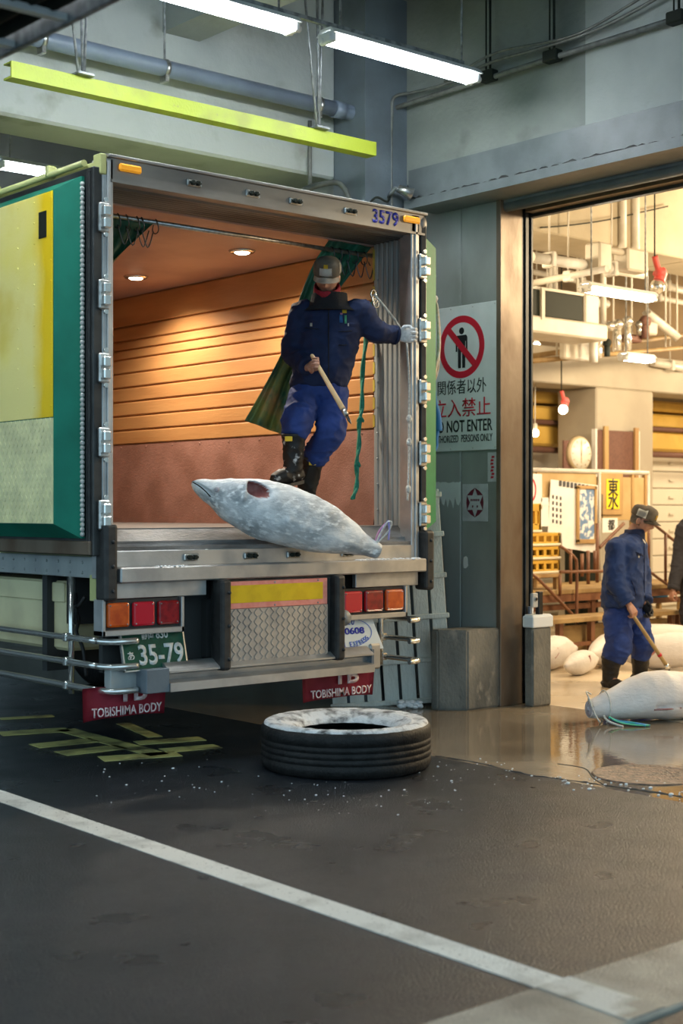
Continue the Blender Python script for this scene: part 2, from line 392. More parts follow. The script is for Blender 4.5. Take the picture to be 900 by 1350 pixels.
# ------------------------------------------------------------------ the setting
bm = B(); box(bm, -14, 6.15, 3.025, 24, -.2, 0); struct('floor_road', bm, 'asphalt', 'dark wet asphalt of the loading bay', 'road')
bm = B(); box(bm, -14, 30, -12, 2.60, -.2, 0); struct('floor_road_near', bm, 'asphalt', 'asphalt in front of the concrete strip', 'road')
bm = B(); box(bm, 6.15, 8.45, 3.01, 24, -.2, 0); struct('floor_apron', bm, 'wet_concrete', 'wet brown concrete apron before the doorway', 'floor')
bm = B(); box(bm, 8.45, 26, 0, 24, -.2, 0.0); struct('floor_warehouse', bm, 'warehouse_floor', 'warm lit wet floor inside the market hall', 'floor')
bm = B(); box(bm, -14, 30, -12, 24, -.3, -.2); struct('ground', bm, 'dark_recess', 'dark ground below the paving', 'ground')
bm = B(); box(bm, -14, 8.45, 2.62, 3.01, -.2, .012, bev=.008)
struct('trim_1', bm, 'kerb_concrete', 'tan concrete kerb strip crossing the near corner', 'kerb')
def paint(poly, name, m, label, z=.003, zt=None):
    bm = B(); prism(bm, [(p[0], p[1]) for p in poly], (0, 0, zt or 0.0005), (1, 0, 0), (0, 1, 0), (0, 0, z)); return struct(name, bm, m, label, 'road marking')
paint([(3.41, 3.02), (3.545, 3.02), (3.72, 9.5), (3.57, 9.5)], 'road_marking_line', 'road_paint', 'long white lane line on the asphalt')
paint([(3.37, 2.63), (3.545, 2.63), (3.545, 3.0), (3.39, 3.0)], 'road_marking_worn', 'worn_paint', 'worn white paint on the kerb strip', zt=.0125)
# yellow hatching under the truck's tail
def dash(a, b, wdt):
    a, b = Vector(a), Vector(b); d = (b-a).normalized(); n = Vector((-d.y, d.x))*wdt/2
    return [a-n, b-n, b+n, a+n]
hat = [((0, 968), (90, 962),   .19), ((45, 984), (125, 976), .18), ((80, 994), (160, 985), .18), ((133, 1001), (235, 994), .18),
       ((85, 962), (212, 996), .14), ((180, 980), (267, 974), .16), ((215, 990), (287, 984), .16), ((162, 954), (205, 972), .10), ((0, 948), (70, 944), .1)]
bm = B()
for a, b, wd in hat:
    A, C = onZ(*a), onZ(*b); prism(bm, [(p.x, p.y) for p in dash(A.xy, C.xy, wd)], (0, 0, .0005), (1, 0, 0), (0, 1, 0), (0, 0, .003))
struct('road_marking_hatch', bm, 'yellow_paint', 'faded yellow hatched marking under the truck tail', 'road marking')

# facade: upper concrete wall, lintel, pillar panels, jamb
bm = B(); box(bm, 7.8, 8.5, 3.0, 8.25, 4.05, 5.6); box(bm, 7.8, 8.5, 8.25, 16, 4.05, 5.6); struct('wall_facade_upper', bm, 'concrete', 'grey concrete wall above the doorway lintel', 'wall')
bm = B(); box(bm, 7.797, 7.801, 2.9, 6.45, 4.10, 5.6); struct('wall_facade_stain', bm, 'concrete_light', 'paler concrete bay above the lintel', 'wall')
bm = B()
box(bm, 7.76, 8.45, 2.6, 8.22, 3.86, 3.90); box(bm, 7.74, 7.80, 2.6, 8.22, 3.845, 3.915); box(bm, 7.79, 7.82, 2.6, 8.22, 3.90, 4.16)
struct('lintel_steel', bm, 'steel_grey', 'grey painted steel channel lintel over the doorway', 'lintel')
bm = B(); rw = random.Random(3)
pts = [Vector((7.785, 2.7+i*.035, 3.918+rw.uniform(-.012, .012))) for i in range(157)]
tube(bm, pts, [rw.uniform(.012, .022) for _ in pts], seg=6); struct('lintel_weld', bm, 'black_steel', 'rough weld seam along the lintel', 'lintel')
bm = B(); box(bm, 7.36, 7.81, 8.25, 8.62, 0, 5.6)
struct('pillar_corner', bm, 'steel_blue', 'blue-grey corner column beside the pipe', 'pillar')
# ribbed panels under the lintel (vertical joints)
bm = B(); ys = [7.50, 7.545, 7.56, 7.95, 7.96, 8.36, 8.37, 8.8, 8.81, 9.4, 16]
for a, b in ((7.56, 7.945), (7.955, 8.35), (8.36, 8.8), (8.81, 9.3), (9.31, 16)):
    box(bm, 8.10, 8.4, a, b, 0, 3.9, bev=.006)
box(bm, 8.115, 8.4, 7.56, 16, 0, 3.9)
struct('wall_panels', bm, 'panel_grey', 'weathered grey steel wall panels beside the doorway', 'wall')
rp = random.Random(17); a_ = onX(573, 637, 8.1); b_ = onX(607, 634, 8.1); n_ = 14
up_ = [(8.24-(8.24-b_.y)*i/n_, a_.z+.005+rp.uniform(-.006, .006)) for i in range(n_+1)]; lo_ = [(8.24-(8.24-b_.y)*i/n_, a_.z-.06-.10*abs(math.sin(i*1.1))-rp.uniform(0, .05)) for i in range(n_, -1, -1)]
bm = B(); prism(bm, up_+lo_, (8.0985, 0, 0), (0, 1, 0), (0, 0, 1), (.003, 0, 0)); struct('wall_peeling_paint', bm, 'sign_white', 'ragged patch of peeling white paint on the panels', 'paint')
bm = B(); box(bm, 8.085, 8.13, 7.515, 7.562, .0, 3.88, bev=.004); box(bm, 8.10, 8.335, 7.52, 7.57, 0, 3.88, bev=.004)
struct('door_jamb', bm, 'jamb_steel', 'scuffed brown steel door jamb', 'door frame')
bm = B(); box(bm, 8.335, 8.365, 7.535, 7.62, 0, 3.88, bev=.004); box(bm, 8.365, 8.385, 7.56, 7.62, 0, 3.88); box(bm, 8.385, 8.425, 7.53, 7.62, 0, 3.88, bev=.004); box(bm, 8.425, 8.45, 7.56, 7.62, 0, 3.88); box(bm, 8.45, 8.475, 7.53, 7.62, 0, 3.88, bev=.004); box(bm, 8.475, 8.50, 7.555, 7.62, 0, 3.88, bev=.004)
struct('door_frame_track', bm, 'black_steel', 'black steel track at the edge of the doorway', 'door frame')
bm = B(); tube(bm, [(8.41, 7.50, 0.02), (8.41, 7.50, .75)], .022, 10); struct('door_frame_rail', bm, 'pipe_blue', 'blue grey guide rail at the foot of the jamb', 'door frame')
bm = B(); box(bm, 8.12, 8.44, 2.6, 7.56, 3.84, 3.88); tube(bm, [(8.16, 2.6, 3.82), (8.16, 7.53, 3.82)], .045, 12)
struct('lintel_inner', bm, 'steel_grey', 'grey underside of the doorway header', 'lintel')
bm = B(); box(bm, 8.44, 8.50, 2.6, 7.56, 3.775, 3.9, bev=.004); struct('door_frame_header', bm, 'black_steel', 'black steel header at the top of the doorway', 'door frame')
bm = B(); box(bm, 8.35, 8.44, 2.6, 7.5, 3.80, 3.83); struct('door_frame_strip', bm, 'jamb_steel', 'warm lit strip under the doorway header', 'door frame')
bm = B(); box(bm, 8.1, 8.5, 0.0, 2.6, 0, 5.6); struct('wall_facade_near', bm, 'concrete', 'concrete wall on the near side of the doorway', 'wall')
bm = B(); box(bm, 8.4, 8.50, 7.6, 16, 0, 5.6); struct('wall_facade_inside', bm, 'int_concrete', 'inside face of the facade wall', 'wall')
bm = B(); box(bm, 8.46, 8.50, 0, 7.6, 3.9, 5.6); struct('wall_facade_inside_upper', bm, 'int_concrete', 'inside face above the doorway', 'wall')

# concrete beam across the bay, ceiling, cross beam, far dark bay
bm = B(); box(bm, -4.5, 7.36, 8.6, 9.05, 4.09, 5.6, bev=.02); struct('ceiling_beam', bm, 'concrete_light', 'pale concrete beam crossing above the truck', 'beam')
bm = B(); box(bm, 5.74, 6.06, 2.5, 8.6, 4.90, 5.6); struct('ceiling_beam_cross', bm, 'concrete', 'concrete cross beam joining the long beam', 'beam')
bm = B(); box(bm, -4.5, 8.5, 1.0, 24, 5.5, 5.75); struct('ceiling', bm, 'concrete', 'concrete ceiling of the loading bay', 'ceiling')
bm = B(); box(bm, -4.5, 8.1, 17, 17.3, 0, 5.6); struct('wall_far', bm, 'far_concrete', 'dark wall at the far end of the bay', 'wall')
bm = B(); box(bm, -4.5, 7.8, 12.6, 13.0, 4.35, 5.6); struct('ceiling_beam_far', bm, 'far_concrete', 'second concrete beam in the dark bay', 'beam')

# warehouse shell
bm = B(); box(bm, 8.5, 26, 12.9, 13.2, 0, 5.8); struct('wall_warehouse_back', bm, 'int_white', 'cream back wall of the market hall', 'wall')
bm = B(); box(bm, 8.5, 25.7, 12.84, 12.9, 3.5, 5.6); struct('wall_warehouse_upper', bm, 'int_brown', 'brown panel added for the gloom high on the hall back wall', 'wall')  # panel added before the cream wall; its brown stands in for shade
bm = B(); box(bm, 25.7, 26, 0, 13, 0, 5.8); struct('wall_warehouse_right', bm, 'int_white', 'right wall of the market hall', 'wall')
bm = B(); box(bm, 8.5, 26, -.3, 0, 0, 5.8); struct('wall_warehouse_near', bm, 'int_white', 'near wall of the market hall', 'wall')
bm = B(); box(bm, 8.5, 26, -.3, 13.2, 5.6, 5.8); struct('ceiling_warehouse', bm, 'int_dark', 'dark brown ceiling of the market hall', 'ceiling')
bm = B(); box(bm, 8.6, 13.45, 9.6, 10.35, 4.28, 5.6, bev=.015); struct('ceiling_beam_warehouse', bm, 'int_concrete', 'cream concrete beam under the hall ceiling', 'beam')
bm = B(); box(bm, 13.45, 24, 9.6, 10.35, 4.28, 5.6, bev=.015); struct('ceiling_beam_warehouse_right', bm, 'int_concrete', 'right half of the cream concrete beam', 'beam')
bm = B(); box(bm, 8.6, 25, 11.75, 12.3, 3.06, 3.52, bev=.015); struct('ceiling_beam_back', bm, 'int_beam', 'pale low beam resting on the hall column', 'beam')
bm = B(); box(bm, 14.42, 15.60, 11.75, 12.4, 0, 3.06, bev=.02); struct('pillar_hall', bm, 'int_beam', 'broad pale column in the market hall', 'pillar')
bm = B()
for k in range(9):
    z0 = .1+k*.245; box(bm, 15.75, 22, 12.84, 12.9, z0, z0+.235, bev=.012)
    for x in (16.6, 17.4, 18.4): box(bm, x, x+.12, 12.81, 12.85, z0+.10, z0+.13)
struct('wall_shutter', bm, 'shutter_white', 'white slatted shutter doors on the back wall', 'shutter')
bm = B()
for k in range(9):
    z0 = .1+k*.245; box(bm, 12.2, 15.2, 12.84, 12.9, z0, z0+.235, bev=.012)
struct('wall_shutter_left', bm, 'shutter_white', 'white slatted shutter left of the column', 'shutter')
# warm yellow band of stored boxes/duct over the shutters
for a, b, nm in ((11.0, 14.9, 'left'), (15.7, 22, 'right')):
    bm = B()
    for z0, z1 in ((2.34, 2.62), (2.66, 2.86), (2.9, 3.05)): box(bm, a, b, 12.55, 12.9, z0, z1, bev=.03)
    struct('wall_band_'+nm, bm, 'duct_yellow', 'warm yellow lagged bands above the %s shutter' % nm, 'wall')
    bm = B(); tube(bm, [(a, 12.5, 2.64), (b, 12.5, 2.64)], .035, 8); tube(bm, [(a, 12.5, 2.28), (b, 12.5, 2.28)], .04, 8)
    struct('trim_'+('2' if nm == 'left' else '3'), bm, 'board_brown', 'brown rails along the yellow band, %s of the column' % nm, 'trim')
# ------------------------------------------------------------------ the truck (local frame: x to the right along the tail, y forward, origin on the ground under the left tail corner)
TX, TY = 4.41, 7.16; W = 2.5
truck = thing('truck', 'refrigerated box truck with its rear doors open, backed up under the beam', 'truck', (TX, TY, 0))
OFF = Vector((TX, TY, 0))
def T(v): return v-OFF
LEN = 5.6
# box body
bm = B(); box(bm, 0.0, .06, .10, LEN, 1.20, 3.50); box(bm, 2.47, 2.5, .10, LEN, 1.20, 3.50); box(bm, 0.0, 2.5, LEN, LEN+.06, 1.2, 3.5); box(bm, -.01, 2.51, .1, LEN+.06, 3.45, 3.53, bev=.01)
obj('box_body', bm, 'body_cream', truck, 'pale yellow-green outer box panels')
bm = B(); box(bm, .06, 2.44, .42, LEN, 3.365, 3.44); obj('roof_lining', bm, 'roof_lining', truck, 'salmon pink ceiling lining')
bm = B(); box(bm, .06, 2.44, .16, LEN, 1.20, 1.39); obj('cargo_floor', bm, 'truck_floor', truck)
# plank lining of the right inner wall, groove between planks
bm = B()
zs = [2.075, 2.20, 2.325, 2.45, 2.575, 2.70, 2.825, 2.905, 2.985, 3.11, 3.37]
for a, b in zip(zs[:-1], zs[1:]):
    prism(bm, [(2.47, a+.002), (2.434, a+.002), (2.430, a+.008), (2.428, b-.020), (2.434, b-.012), (2.47, b-.012)], (0, .42, 0), (1, 0, 0), (0, 0, 1), (0, LEN-.45, 0))
box(bm, 2.455, 2.47, .42, LEN, 2.05, 3.37)
obj('plank_lining', bm, 'plank', truck, 'orange plank wall lining')
bm = B()
for a, b in zip(zs[:-1], zs[1:]): box(bm, 2.425, 2.46, .40, .42, a+.012, b-.03)
obj('plank_end_strip', bm, 'plank_yellow', truck, 'yellow painted plank ends')
bm = B(); box(bm, 2.438, 2.47, .42, LEN, 1.39, 2.07); box(bm, 2.43, 2.45, .42, LEN, 1.39, 1.43)
for k in range(12): sphere(bm, (2.438, .55+k*.4, 2.045), .008, u=8, v=5)
obj('lower_wall_lining', bm, 'lower_wall', truck, 'reddish brown lower wall lining')
bm = B(); box(bm, .06, .075, .42, LEN, 1.39, 3.37); obj('left_wall_lining', bm, 'plank', truck)
bm = B(); box(bm, .06, 2.44, LEN-.03, LEN, 1.39, 3.37); obj('front_wall_lining', bm, 'plank', truck)
# aluminium liner behind the door frame
bm = B()
for k in range(7):
    y0 = .07+k*.05; prism(bm, [(2.433, y0), (2.428, y0+.010), (2.428, y0+.036), (2.433, y0+.044), (2.47, y0+.045), (2.47, y0)], (0, 0, 1.36), (1, 0, 0), (0, 1, 0), (0, 0, 2.02))
box(bm, 2.44, 2.47, .05, .42, 1.36, 3.38)
for k in range(11):
    for y in (.10, .37): sphere(bm, (2.425, y, 1.5+k*.18), .008, u=8, v=5)
obj('side_liner', bm, 'alu_dull', truck, 'ribbed grey aluminium side liner')
bm = B()
for k in range(8):
    y0 = .06+k*.046; prism(bm, [(y0, 3.385), (y0+.012, 3.372), (y0+.03, 3.372), (y0+.042, 3.385), (y0+.042, 3.40), (y0, 3.40)], (.05, 0, 0), (0, 1, 0), (0, 0, 1), (2.40, 0, 0))
box(bm, .04, 2.45, .05, .42, 3.39, 3.41)
obj('header_liner', bm, 'alu_dark', truck, 'dark ribbed liner under the header')
bm = B(); box(bm, -.01, 2.51, -.02, .08, 3.385, 3.535, bev=.012); box(bm, -.02, 2.53, -.035, .10, 3.525, 3.545, bev=.004); box(bm, 0, 2.5, -.032, -.018, 3.385, 3.40)
sphere(bm, (2.5, .02, 3.47), .05, sz=1.4)
mat('header_metal', (.30, .29, .27), .5, .6, col2=(.22, .21, .20), scale=5, stretch=(.3, 1, 1))
obj('header', bm, 'header_metal', truck, 'brushed metal header over the tail')
for x, nm in ((-.055, 'left'), (2.385, 'right')):
    bm = B(); box(bm, x, x+.075, -.02, .10, 1.10, 3.52, bev=.006); box(bm, x+.028, x+.05, -.032, -.018, 1.12, 3.50, bev=.003)
    obj('corner_post', bm, 'aluminium', truck)
bm = B(); box(bm, 2.405, 2.437, .0, .05, 1.30, 3.39, bev=.004); obj('door_seal_strip', bm, 'alu_dull', truck)
# tail sill: sloped frosty threshold, latch plate, ledge, lower band
bm = B(); prism(bm, [(.0, 1.262), (.03, 1.275), (.05, 1.30), (.16, 1.385), (.20, 1.39), (.20, 1.2), (0, 1.2)], (.02, 0, 0), (0, 1, 0), (0, 0, 1), (2.42, 0, 0))
box(bm, .02, 2.44, -.012, .0, 1.262, 1.285); box(bm, .02, 2.44, .05, .055, 1.30, 1.315)
obj('threshold', bm, 'alu_frost', truck, 'frosty sloped metal threshold')
bm = B(); box(bm, .02, 2.44, -.018, .05, 1.165, 1.262, bev=.005); obj('latch_plate', bm, 'aluminium', truck)
bm = B(); box(bm, .02, 2.455, -.10, .02, 1.078, 1.168, bev=.008); obj('tail_ledge', bm, 'aluminium', truck)
for a, b in ((.02, .66), (1.86, 2.43)):
    bm = B(); box(bm, a, b, -.04, .0, .985, 1.078, bev=.004); obj('lower_band', bm, 'aluminium', truck)
bm = B()
rr = random.Random(5)
for k in range(46):
    x = rr.uniform(1.85, 2.42); sphere(bm, (x, rr.uniform(-.09, -.03), 1.168), rr.uniform(.008, .02), sz=.45, u=8, v=5)
for k in range(30):
    x = rr.uniform(.25, .50); sphere(bm, (x, rr.uniform(-.095, -.06), 1.168), rr.uniform(.006, .014), sz=.4, u=8, v=5)
obj('ledge_frost', bm, 'ice', truck, kind='stuff')
def latch(x, z, y=-.018):
    bm = B(); box(bm, x-.055, x+.055, y-.012, y, z-.022, z+.022, bev=.008)
    o = obj('latch', bm, 'zinc', truck)
    bm = B(); box(bm, x-.03, x-.008, y-.035, y-.008, z-.014, z+.014, bev=.004); box(bm, x+.008, x+.03, y-.035, y-.008, z-.014, z+.014, bev=.004); tube(bm, [(x-.04, y-.022, z), (x+.04, y-.022, z)], .007, 8)
    obj('latch_keeper', bm, 'machine_dark', o)
for px in (253, 330, 387, 459): latch(T(onY(px, 250, TY)).x, 3.462)
for px in (249, 328, 384, 455): latch(T(onY(px, 738, TY)).x, 1.215)
for x, z in ((.125, 3.478), (2.375, 3.478)):
    bm = B(); box(bm, x-.075, x+.075, -.045, -.02, z-.022, z+.022, bev=.009); obj('marker_lamp', bm, 'amber', truck, 'amber marker lamp')
lettering('3579', (2.145, -.022, 3.462), .235, .095, 'blue_print', truck, bold=.02, name='fleet_number')
bm = B(); tube(bm, [(.05, .44, 3.30), (2.43, .44, 3.30)], .016, 10); obj('curtain_rod', bm, 'zinc', truck)
# ceiling lamps of the box
for (px, py) in ((319, 331), (179, 365)):
    d = ray(px, py); t = (3.362-EYE)/d[2]; x, y = d[0]*t-TX, d[1]*t-TY
    bm = B(); lathe(bm, [(.001, 3.350), (.085, 3.350), (.10, 3.364)], 24, (x, y, 0)); o = obj('box_lamp', bm, 'chrome', truck)
    bm = B(); lathe(bm, [(.001, 3.340), (.045, 3.342), (.06, 3.352)], 20, (x, y, 0)); obj('bulb', bm, 'bulb_warm', o)
    l = bpy.data.lights.new('box_lamp_light', 'SPOT'); l.energy = 92; l.color = (1, .86, .68); l.spot_size = radians(150); l.spot_blend = .6; l.shadow_soft_size = .05
    lo = bpy.data.objects.new('box_lamp_light', l); COL.objects.link(lo); lo.parent = truck; lo.location = (x, y, 3.32)
# an unseen third lamp, added to throw a light pool on the plank wall
bm = B(); lathe(bm, [(.001, 3.350), (.085, 3.350), (.10, 3.364)], 24, (.75, 2.75, 0)); o = obj('box_lamp', bm, 'chrome', truck)
l = bpy.data.lights.new('box_lamp_light', 'SPOT'); l.energy = 42; l.color = (1, .86, .66); l.spot_size = radians(42); l.spot_blend = .9; l.shadow_soft_size = .06
lo = bpy.data.objects.new('box_lamp_light', l); COL.objects.link(lo); lo.parent = truck; lo.location = (.75, 2.75, 3.33); lo.rotation_euler = Vector((1.7, .0, -.75)).to_track_quat('-Z', 'Y').to_euler()
# corner rubbers
for x in (-.075, 2.455):
    z0, z1 = (.975, 1.42) if x < 0 else (.95, 1.36)
    bm = B(); box(bm, x, x+.085, -.09, .03, z0, z1, bev=.02, seg=2)
    for k in range(3): sphere(bm, (x+.05, -.09, z0+.06+k*.14), .012, u=8, v=5)
    obj('corner_bumper', bm, 'rubber', truck, 'black rubber corner bumper')
# hinges
def hinges(sx, x):
    for pz in ((3.17, 2.73, 2.31, 1.885, 1.47)):
        bm = B(); box(bm, x-.035, x+.035, -.05, -.02, pz-.085, pz+.085, bev=.008)
        o = obj('door_hinge', bm, 'zinc', truck)
        bm = B(); box(bm, x+sx*.005-.02, x+sx*.005+.03, -.085, -.045, pz-.065, pz-.005, bev=.007); box(bm, x+sx*.005-.02, x+sx*.005+.03, -.085, -.045, pz+.005, pz+.065, bev=.007)
        for s in (-1, 1): tube(bm, [(x, -.05, pz+s*.10), (x, -.065, pz+s*.10)], .014, 10)
        obj('hinge_knuckle', bm, 'chrome', o)
hinges(-1, -.055); hinges(1, 2.475)
# --- folded doors
def door(name, sx, x0, lt=.06, d0=.075, d1=.205, pr=.185):
    """leaf folded flat along the side; sx = outward direction; built around local y"""
    lab = 'yellow and green left rear door folded along the truck side' if sx < 0 else 'right rear door folded along the truck side, seen edge on'
    X = lambda a: x0+sx*a
    bx = lambda bm, a, b, *r, **k: box(bm, min(X(a), X(b)), max(X(a), X(b)), *r, **k)
    bm = B(); bx(bm, 0, lt, -.02, 1.26, 1.235, 3.46, bev=.006)
    leaf = obj(name, bm, 'black_steel', truck, lab)
    bm = B(); bx(bm, lt-.005, lt+.015, .0, 1.24, 1.24, 1.32, bev=.004); obj('door_bottom_rail', bm, 'jamb_steel', leaf)
    # bevelled green plug seal
    o_ = [(d0, 1.335), (1.22, 1.335), (1.22, 3.415), (d0, 3.415)]; i_ = [(d1, 1.417), (1.10, 1.417), (1.10, 3.345), (d1, 3.345)]
    bm = B(); ro = [Vector((X(lt), y, z)) for y, z in o_]; rm = [Vector((X(lt+.02), y, z)) for y, z in o_]; ri = [Vector((X(pr), y, z)) for y, z in i_]
    loft(bm, [ro, rm, ri], smooth=False)
    obj('door_seal', bm, 'green_gasket' if sx < 0 else 'green_gasket_pale', leaf, 'green bevelled door seal')
    bm = B()
    for k in range(74):
        z = 1.36+k*.0275; sphere(bm, (X(lt+.022), d0-.013, z), .015, sy=.9, u=8, v=5)
    obj('seal_braid', bm, 'rope_white', leaf, 'white braided edge of the seal')
    bm = B(); bx(bm, lt-.005, lt+.012, .004, .02, 1.24, 3.44, bev=.004); bx(bm, lt-.005, lt+.01, .03, .042, 1.26, 3.44, bev=.003); obj('edge_seal', bm, 'rubber', leaf)
    if sx < 0:
        bm = B(); bx(bm, .185, .192, .21, 1.095, 2.035, 3.34, bev=.002)
        for k in range(11):
            for y in (.225, .42, .62): sphere(bm, (X(.192), y, 2.1+k*.12), .006, u=6, v=4)
        obj('inner_panel', bm, 'door_yellow', leaf, 'faded yellow inner panel')
        bm = B(); bx(bm, .192, .196, .275, .365, 3.08, 3.235, bev=.002); obj('vent_plate', bm, 'machine_dark', leaf, 'small black square plate')
        bm = B(); bx(bm, .185, .190, .21, 1.095, 1.42, 2.03)
        for i in range(17):
            for j in range(15):
                y = .24+i*.052+(.026 if j % 2 else 0); z = 1.445+j*.0405
                prism(bm, [(0, -.021), (.014, 0), (0, .021), (-.014, 0)], (X(.190), y, z), (0, 1, 0), (0, 0, 1), (sx*.003, 0, 0))
        obj('tread_plate', bm, 'door_tread', leaf, 'pale embossed tread plate')
    if sx > 0:
        a = radians(-12); pv = Vector((x0, 0, 0)); Rm = Matrix.Rotation(a, 3, 'Z'); leaf.rotation_euler = (0, 0, a); leaf.location = pv-Rm @ pv
    return leaf
mat('door_yellow', (.92, .78, .17), .5, col2=(.94, .82, .30), scale=1.6, detail=9, lo=.38, hi=.6, bump=.05, col3=(.80, .60, .06), scale3=1.3, lo3=.62, hi3=.8)
mat('door_tread', (.90, .86, .48), .42, col2=(.72, .69, .38), scale=7, detail=6)
# the yellow is unfaded along the hinge edge of the panel
nt = MATS['door_yellow'].node_tree; p = nt.nodes['Principled BSDF']; src = p.inputs['Base Color'].links[0].from_socket
tc = nt.nodes.new('ShaderNodeTexCoord'); sp = nt.nodes.new('ShaderNodeSeparateXYZ'); nt.links.new(tc.outputs['Object'], sp.inputs[0])
nz = nt.nodes.new('ShaderNodeTexNoise'); nz.inputs['Scale'].default_value = 2.2; nz.inputs['Detail'].default_value = 8; nt.links.new(tc.outputs['Object'], nz.inputs['Vector'])
ma = nt.nodes.new('ShaderNodeMath'); ma.operation = 'MULTIPLY_ADD'; nt.links.new(nz.outputs['Fac'], ma.inputs[0]); ma.inputs[1].default_value = -.22; nt.links.new(sp.outputs['Y'], ma.inputs[2])
mr = nt.nodes.new('ShaderNodeMapRange'); nt.links.new(ma.outputs[0], mr.inputs['Value']); mr.inputs['From Min'].default_value = .20; mr.inputs['From Max'].default_value = .34; mr.inputs['To Min'].default_value = 1; mr.inputs['To Max'].default_value = 0
mx = nt.nodes.new('ShaderNodeMix'); mx.data_type = 'RGBA'; nt.links.new(mr.outputs[0], mx.inputs['Factor']); nt.links.new(src, mx.inputs['A']); mx.inputs['B'].default_value = (.90, .60, .004, 1)
nt.links.new(mx.outputs['Result'], p.inputs['Base Color'])
door('left_door', -1, -.055); door('right_door', 1, 2.48, .045, .07, .16, .235)
# top side rail with clamps
bm = B(); box(bm, -.06, -.0, -.02, LEN, 3.46, 3.51, bev=.01); box(bm, -.075, -.03, -.03, .05, 3.42, 3.54, bev=.006); tube(bm, [(-.09, .12, 3.505), (-.09, LEN, 3.505)], .02, 8)
for k in range(4): box(bm, -.115, -.05, .5+k*.7, .54+k*.7, 3.49, 3.56, bev=.008)
obj('roof_side_rail', bm, 'body_cream', truck, 'pale green roof edge rail')
# chassis under the left side
bm = B(); box(bm, -.02, .10, .02, LEN, 1.10, 1.225, bev=.004)
for k in range(24):
    for z in (1.13, 1.19): sphere(bm, (-.02, .12+k*.14, z), .010, u=8, v=5)
obj('side_sill', bm, 'alu_dull', truck, 'grey side sill with bolt heads')
bm = B(); box(bm, -.03, .03, .05, .16, .97, 1.12); obj('sill_end', bm, 'body_cream', truck)
bm = B(); box(bm, .55, .70, .2, LEN, .72, .98); box(bm, 1.75, 1.9, .2, LEN, .72, .98); box(bm, .1, 2.4, .55, .65, .80, 1.2); box(bm, .05, 2.0, .8, .86, .5, 1.2); obj('chassis', bm, 'dark_recess', truck)
bm = B(); box(bm, .10, .55, .62, 1.85, .63, 1.06, bev=.02); box(bm, .085, .105, .66, 1.80, .93, 1.05, bev=.005); obj('tool_box', bm, 'cream_box', truck, 'cream side box behind the guard rails')
bm = B(); tube(bm, smooth_path([(.06, .36, .98), (.04, .42, .92), (.05, .50, .94), (.06, .44, .84), (.07, .48, .76), (.08, .42, .66), (.09, .40, .5)], 5), .012, 8); tube(bm, [(.05, .46, 1.0), (.03, .42, .82)], .014, 8); obj('air_hose', bm, 'rubber', truck)
for x, in ((.34,), (2.16,)):
    for y in (3.6,):
        bm = B(); lathe(bm, [(.24, -.13), (.40, -.13), (.43, -.10), (.43, .10), (.40, .13), (.24, .13)], 40, (x, y, .43), (0, 1, 0), (0, 0, 1), (1, 0, 0), closed=True); wh = obj('wheel', bm, 'tire', truck)
        bm = B(); lathe(bm, [(.001, -.05), (.12, -.05), (.24, -.10), (.25, .10)], 32, (x, y, .43), (0, 1, 0), (0, 0, 1), (1, 0, 0)); obj('rim', bm, 'galvanised', wh)
# guard rails with bent ends
for sx, x in ((-1, -.03), (1, 2.53)):
    for z in (.74, .595, .455):
        P = [(x, 2.2, z), (x, .30, z), (x, .08, z), (x-sx*.02, -.01, z), (x-sx*.07, -.05, z), (x-sx*.19, -.055, z)] if sx < 0 else [(x, 2.2, z), (x, .32, z), (x, .10, z), (x-.01, .06, z), (x-.05, .03, z), (x-.12, .03, z)]
        bm = B(); tube(bm, smooth_path(P, 5), .019, 12); obj('side_guard_rail', bm, 'chrome', truck, 'chrome side guard rail')
    bm = B(); tube(bm, [(x-sx*.03, .42, 1.10), (x-sx*.03, .42, .40)], .018, 12)
    for z in (.74, .595, .455): box(bm, x-.022, x+.022, .40, .44, z-.025, z+.025, bev=.006)
    obj('guard_post', bm, 'chrome', truck)
# tail lamps
def tail_lamp(x0, x1, z0, z1, order):
    bm = B(); fr = .022
    box(bm, x0, x1, -.06, .04, z0, z0+fr+.012, bev=.004); box(bm, x0, x0+fr, -.06, .04, z0, z1, bev=.004); box(bm, x1-fr, x1, -.06, .04, z0, z1, bev=.004)
    h = obj('tail_lamp', bm, 'aluminium', truck, 'three-lens tail lamp in a metal frame')
    bm = B(); box(bm, x0+fr, x1-fr, -.035, .03, z0+fr, z1-.004); obj('lamp_back', bm, 'rubber', h)
    wl = (x1-x0-2*fr)/3
    for k, m in enumerate(order):
        a = x0+fr+k*wl+.012
        bm = B(); box(bm, a, a+wl-.024, -.062, -.03, z0+fr+.026, z1-.02, bev=.014, seg=2)
        L_ = obj('lens', bm, m, h)
        bm = B()
        for cx in (a+.018, a+wl-.042):
            for cz in (z0+fr+.042, z1-.036): sphere(bm, (cx, -.062, cz), .005, u=8, v=5)
        obj('lens_screw', bm, 'zinc', L_)
pL0, pL1 = T(onY(134, 810, TY-.05)).x, T(onY(242, 810, TY-.05)).x
tail_lamp(pL0, pL1, .775, .985, ('lens_orange', 'lens_red_hot', 'lens_red'))
pR0, pR1 = T(onY(447, 790, TY-.05)).x, T(onY(536, 790, TY-.05)).x
tail_lamp(pR0, pR1, .775, .985, ('lens_red_hot', 'lens_red', 'lens_orange'))
